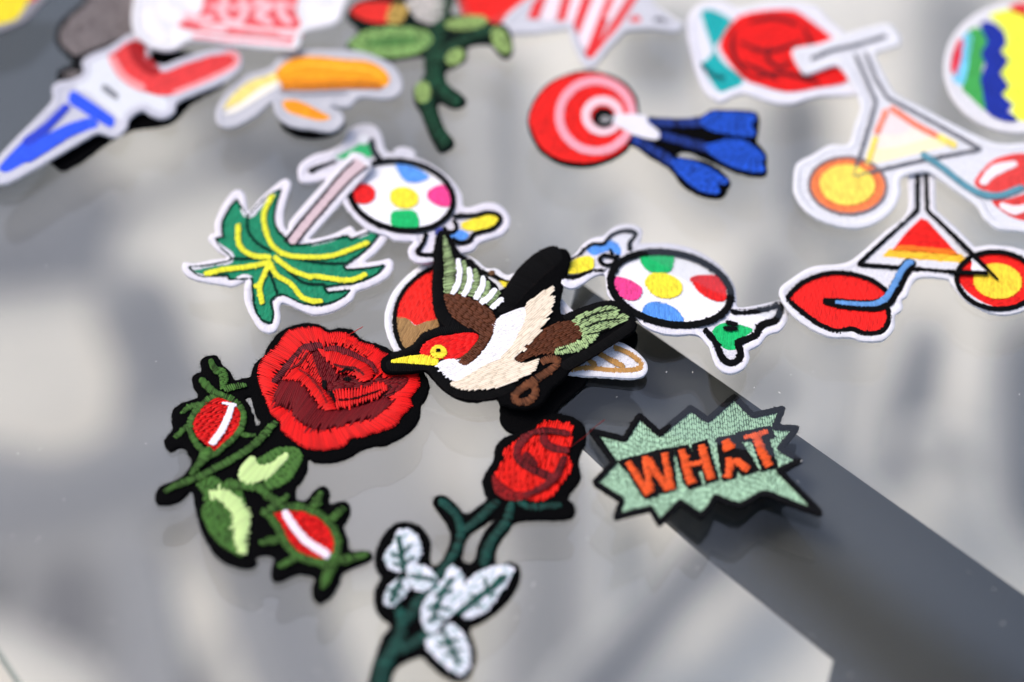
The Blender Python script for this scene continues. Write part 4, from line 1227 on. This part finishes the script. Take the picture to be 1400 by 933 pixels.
for s in ("700,40 720,120 780,190", "760,20 800,60 860,90", "1480,20 1520,80 1600,60", "820,150 880,185", "900,30 950,0"):
    p.stroke("white_puff", "@Q " + s, 60, (238, 232, 232), layer=0)
p.stroke("outline", "@Q 920,172 1100,190 1300,205 1400,212", 16, (238, 150, 156), layer=1)

p = Patch("banana_patch", "peeled banana patch with wide grey edge below the red lettering", [(330, 140, 2.0), (420, 110, 3.2), (430, 165, 4.6)])
p.base("@R -15,480 20,405 100,330 215,288 260,240 330,215 450,213 600,220 720,268 772,330 770,390 710,418 600,412 550,452 470,450 520,480 527,520 480,557 400,548 300,532 240,480 222,432 150,492 60,538 0,530", rgb=(190, 190, 196), border=(190, 190, 196))
p.fill("peel", "@R 240,312 290,260 360,233 500,250 640,263 712,310 722,350 690,372 560,370 400,376 290,376", (252, 164, 16), ang=5, layer=0)
p.stroke("peel_edge", "@R 265,372 400,372 560,366 690,368", 20, (190, 110, 14), layer=1)
p.stroke("peel_edge", "@R 260,300 370,275 520,285 640,300 705,335", [8, 16, 18, 16, 6], (252, 186, 40), layer=1)
p.stroke("peel_edge", "@R 268,345 400,348 560,342 680,350", [6, 12, 12, 6], (226, 132, 10), layer=1)
p.stroke("grey_line", "@R 255,388 330,400 430,398 540,392", 10, (150, 150, 158), layer=1)
p.fill("fruit", "@R 5,465 60,400 140,338 230,308 248,342 175,372 80,440", (242, 222, 130), ang=-35, layer=0)
p.fill("fruit", "@R 20,482 85,442 175,375 248,345 245,365 170,415 70,475", (238, 232, 216), ang=-35, layer=0)
p.fill("peel", "@R 272,430 340,430 440,480 472,500 430,512 340,492 282,467", (248, 156, 20), ang=15, layer=0)

p = Patch("yellow_patch", "grey edged yellow patch cut off by the top left corner", [(10, 10, 1.5), (40, 0, 1.5), (0, 30, 1.5)])
p.base("@Q -80,-80 245,-80 180,30 90,112 -80,142", rgb=(150, 146, 150))
p.fill("yellow_ground", "@Q -60,-70 150,-70 100,62 40,106 -60,102", (236, 214, 40), layer=0)
p.fill("red_ground", "@Q 158,-60 220,-60 160,5 135,10", (196, 70, 66), layer=0)

# ---- black felt showing from below other patches
for lab, pts, zz in (("black felt patch edge peeping out below the bird's foot and tail", "@W 640,470 680,540 684,575 698,590 722,592 748,582 764,556 792,532 815,505 850,490 868,474 872,458 858,440 800,430 720,420", 1.5),
                     ("black felt patch lying under the hook patch with the blue spike", "@W 80,230 104,224 128,208 150,192 182,176 232,168 262,140 305,114 300,85 220,66 150,100 60,190", 1.5),
                     ("small black felt patch lying under the banana's lower peel", "@W 384,160 392,178 420,187 455,183 472,166 455,150 410,146", 1.5)):
    p = Patch("black_patch", lab, [(x, y, zz) for x, y in ((600, 500), (800, 300), (300, 200))], warp=0.0)
    p.base(pts, under=(40, 40, 40))
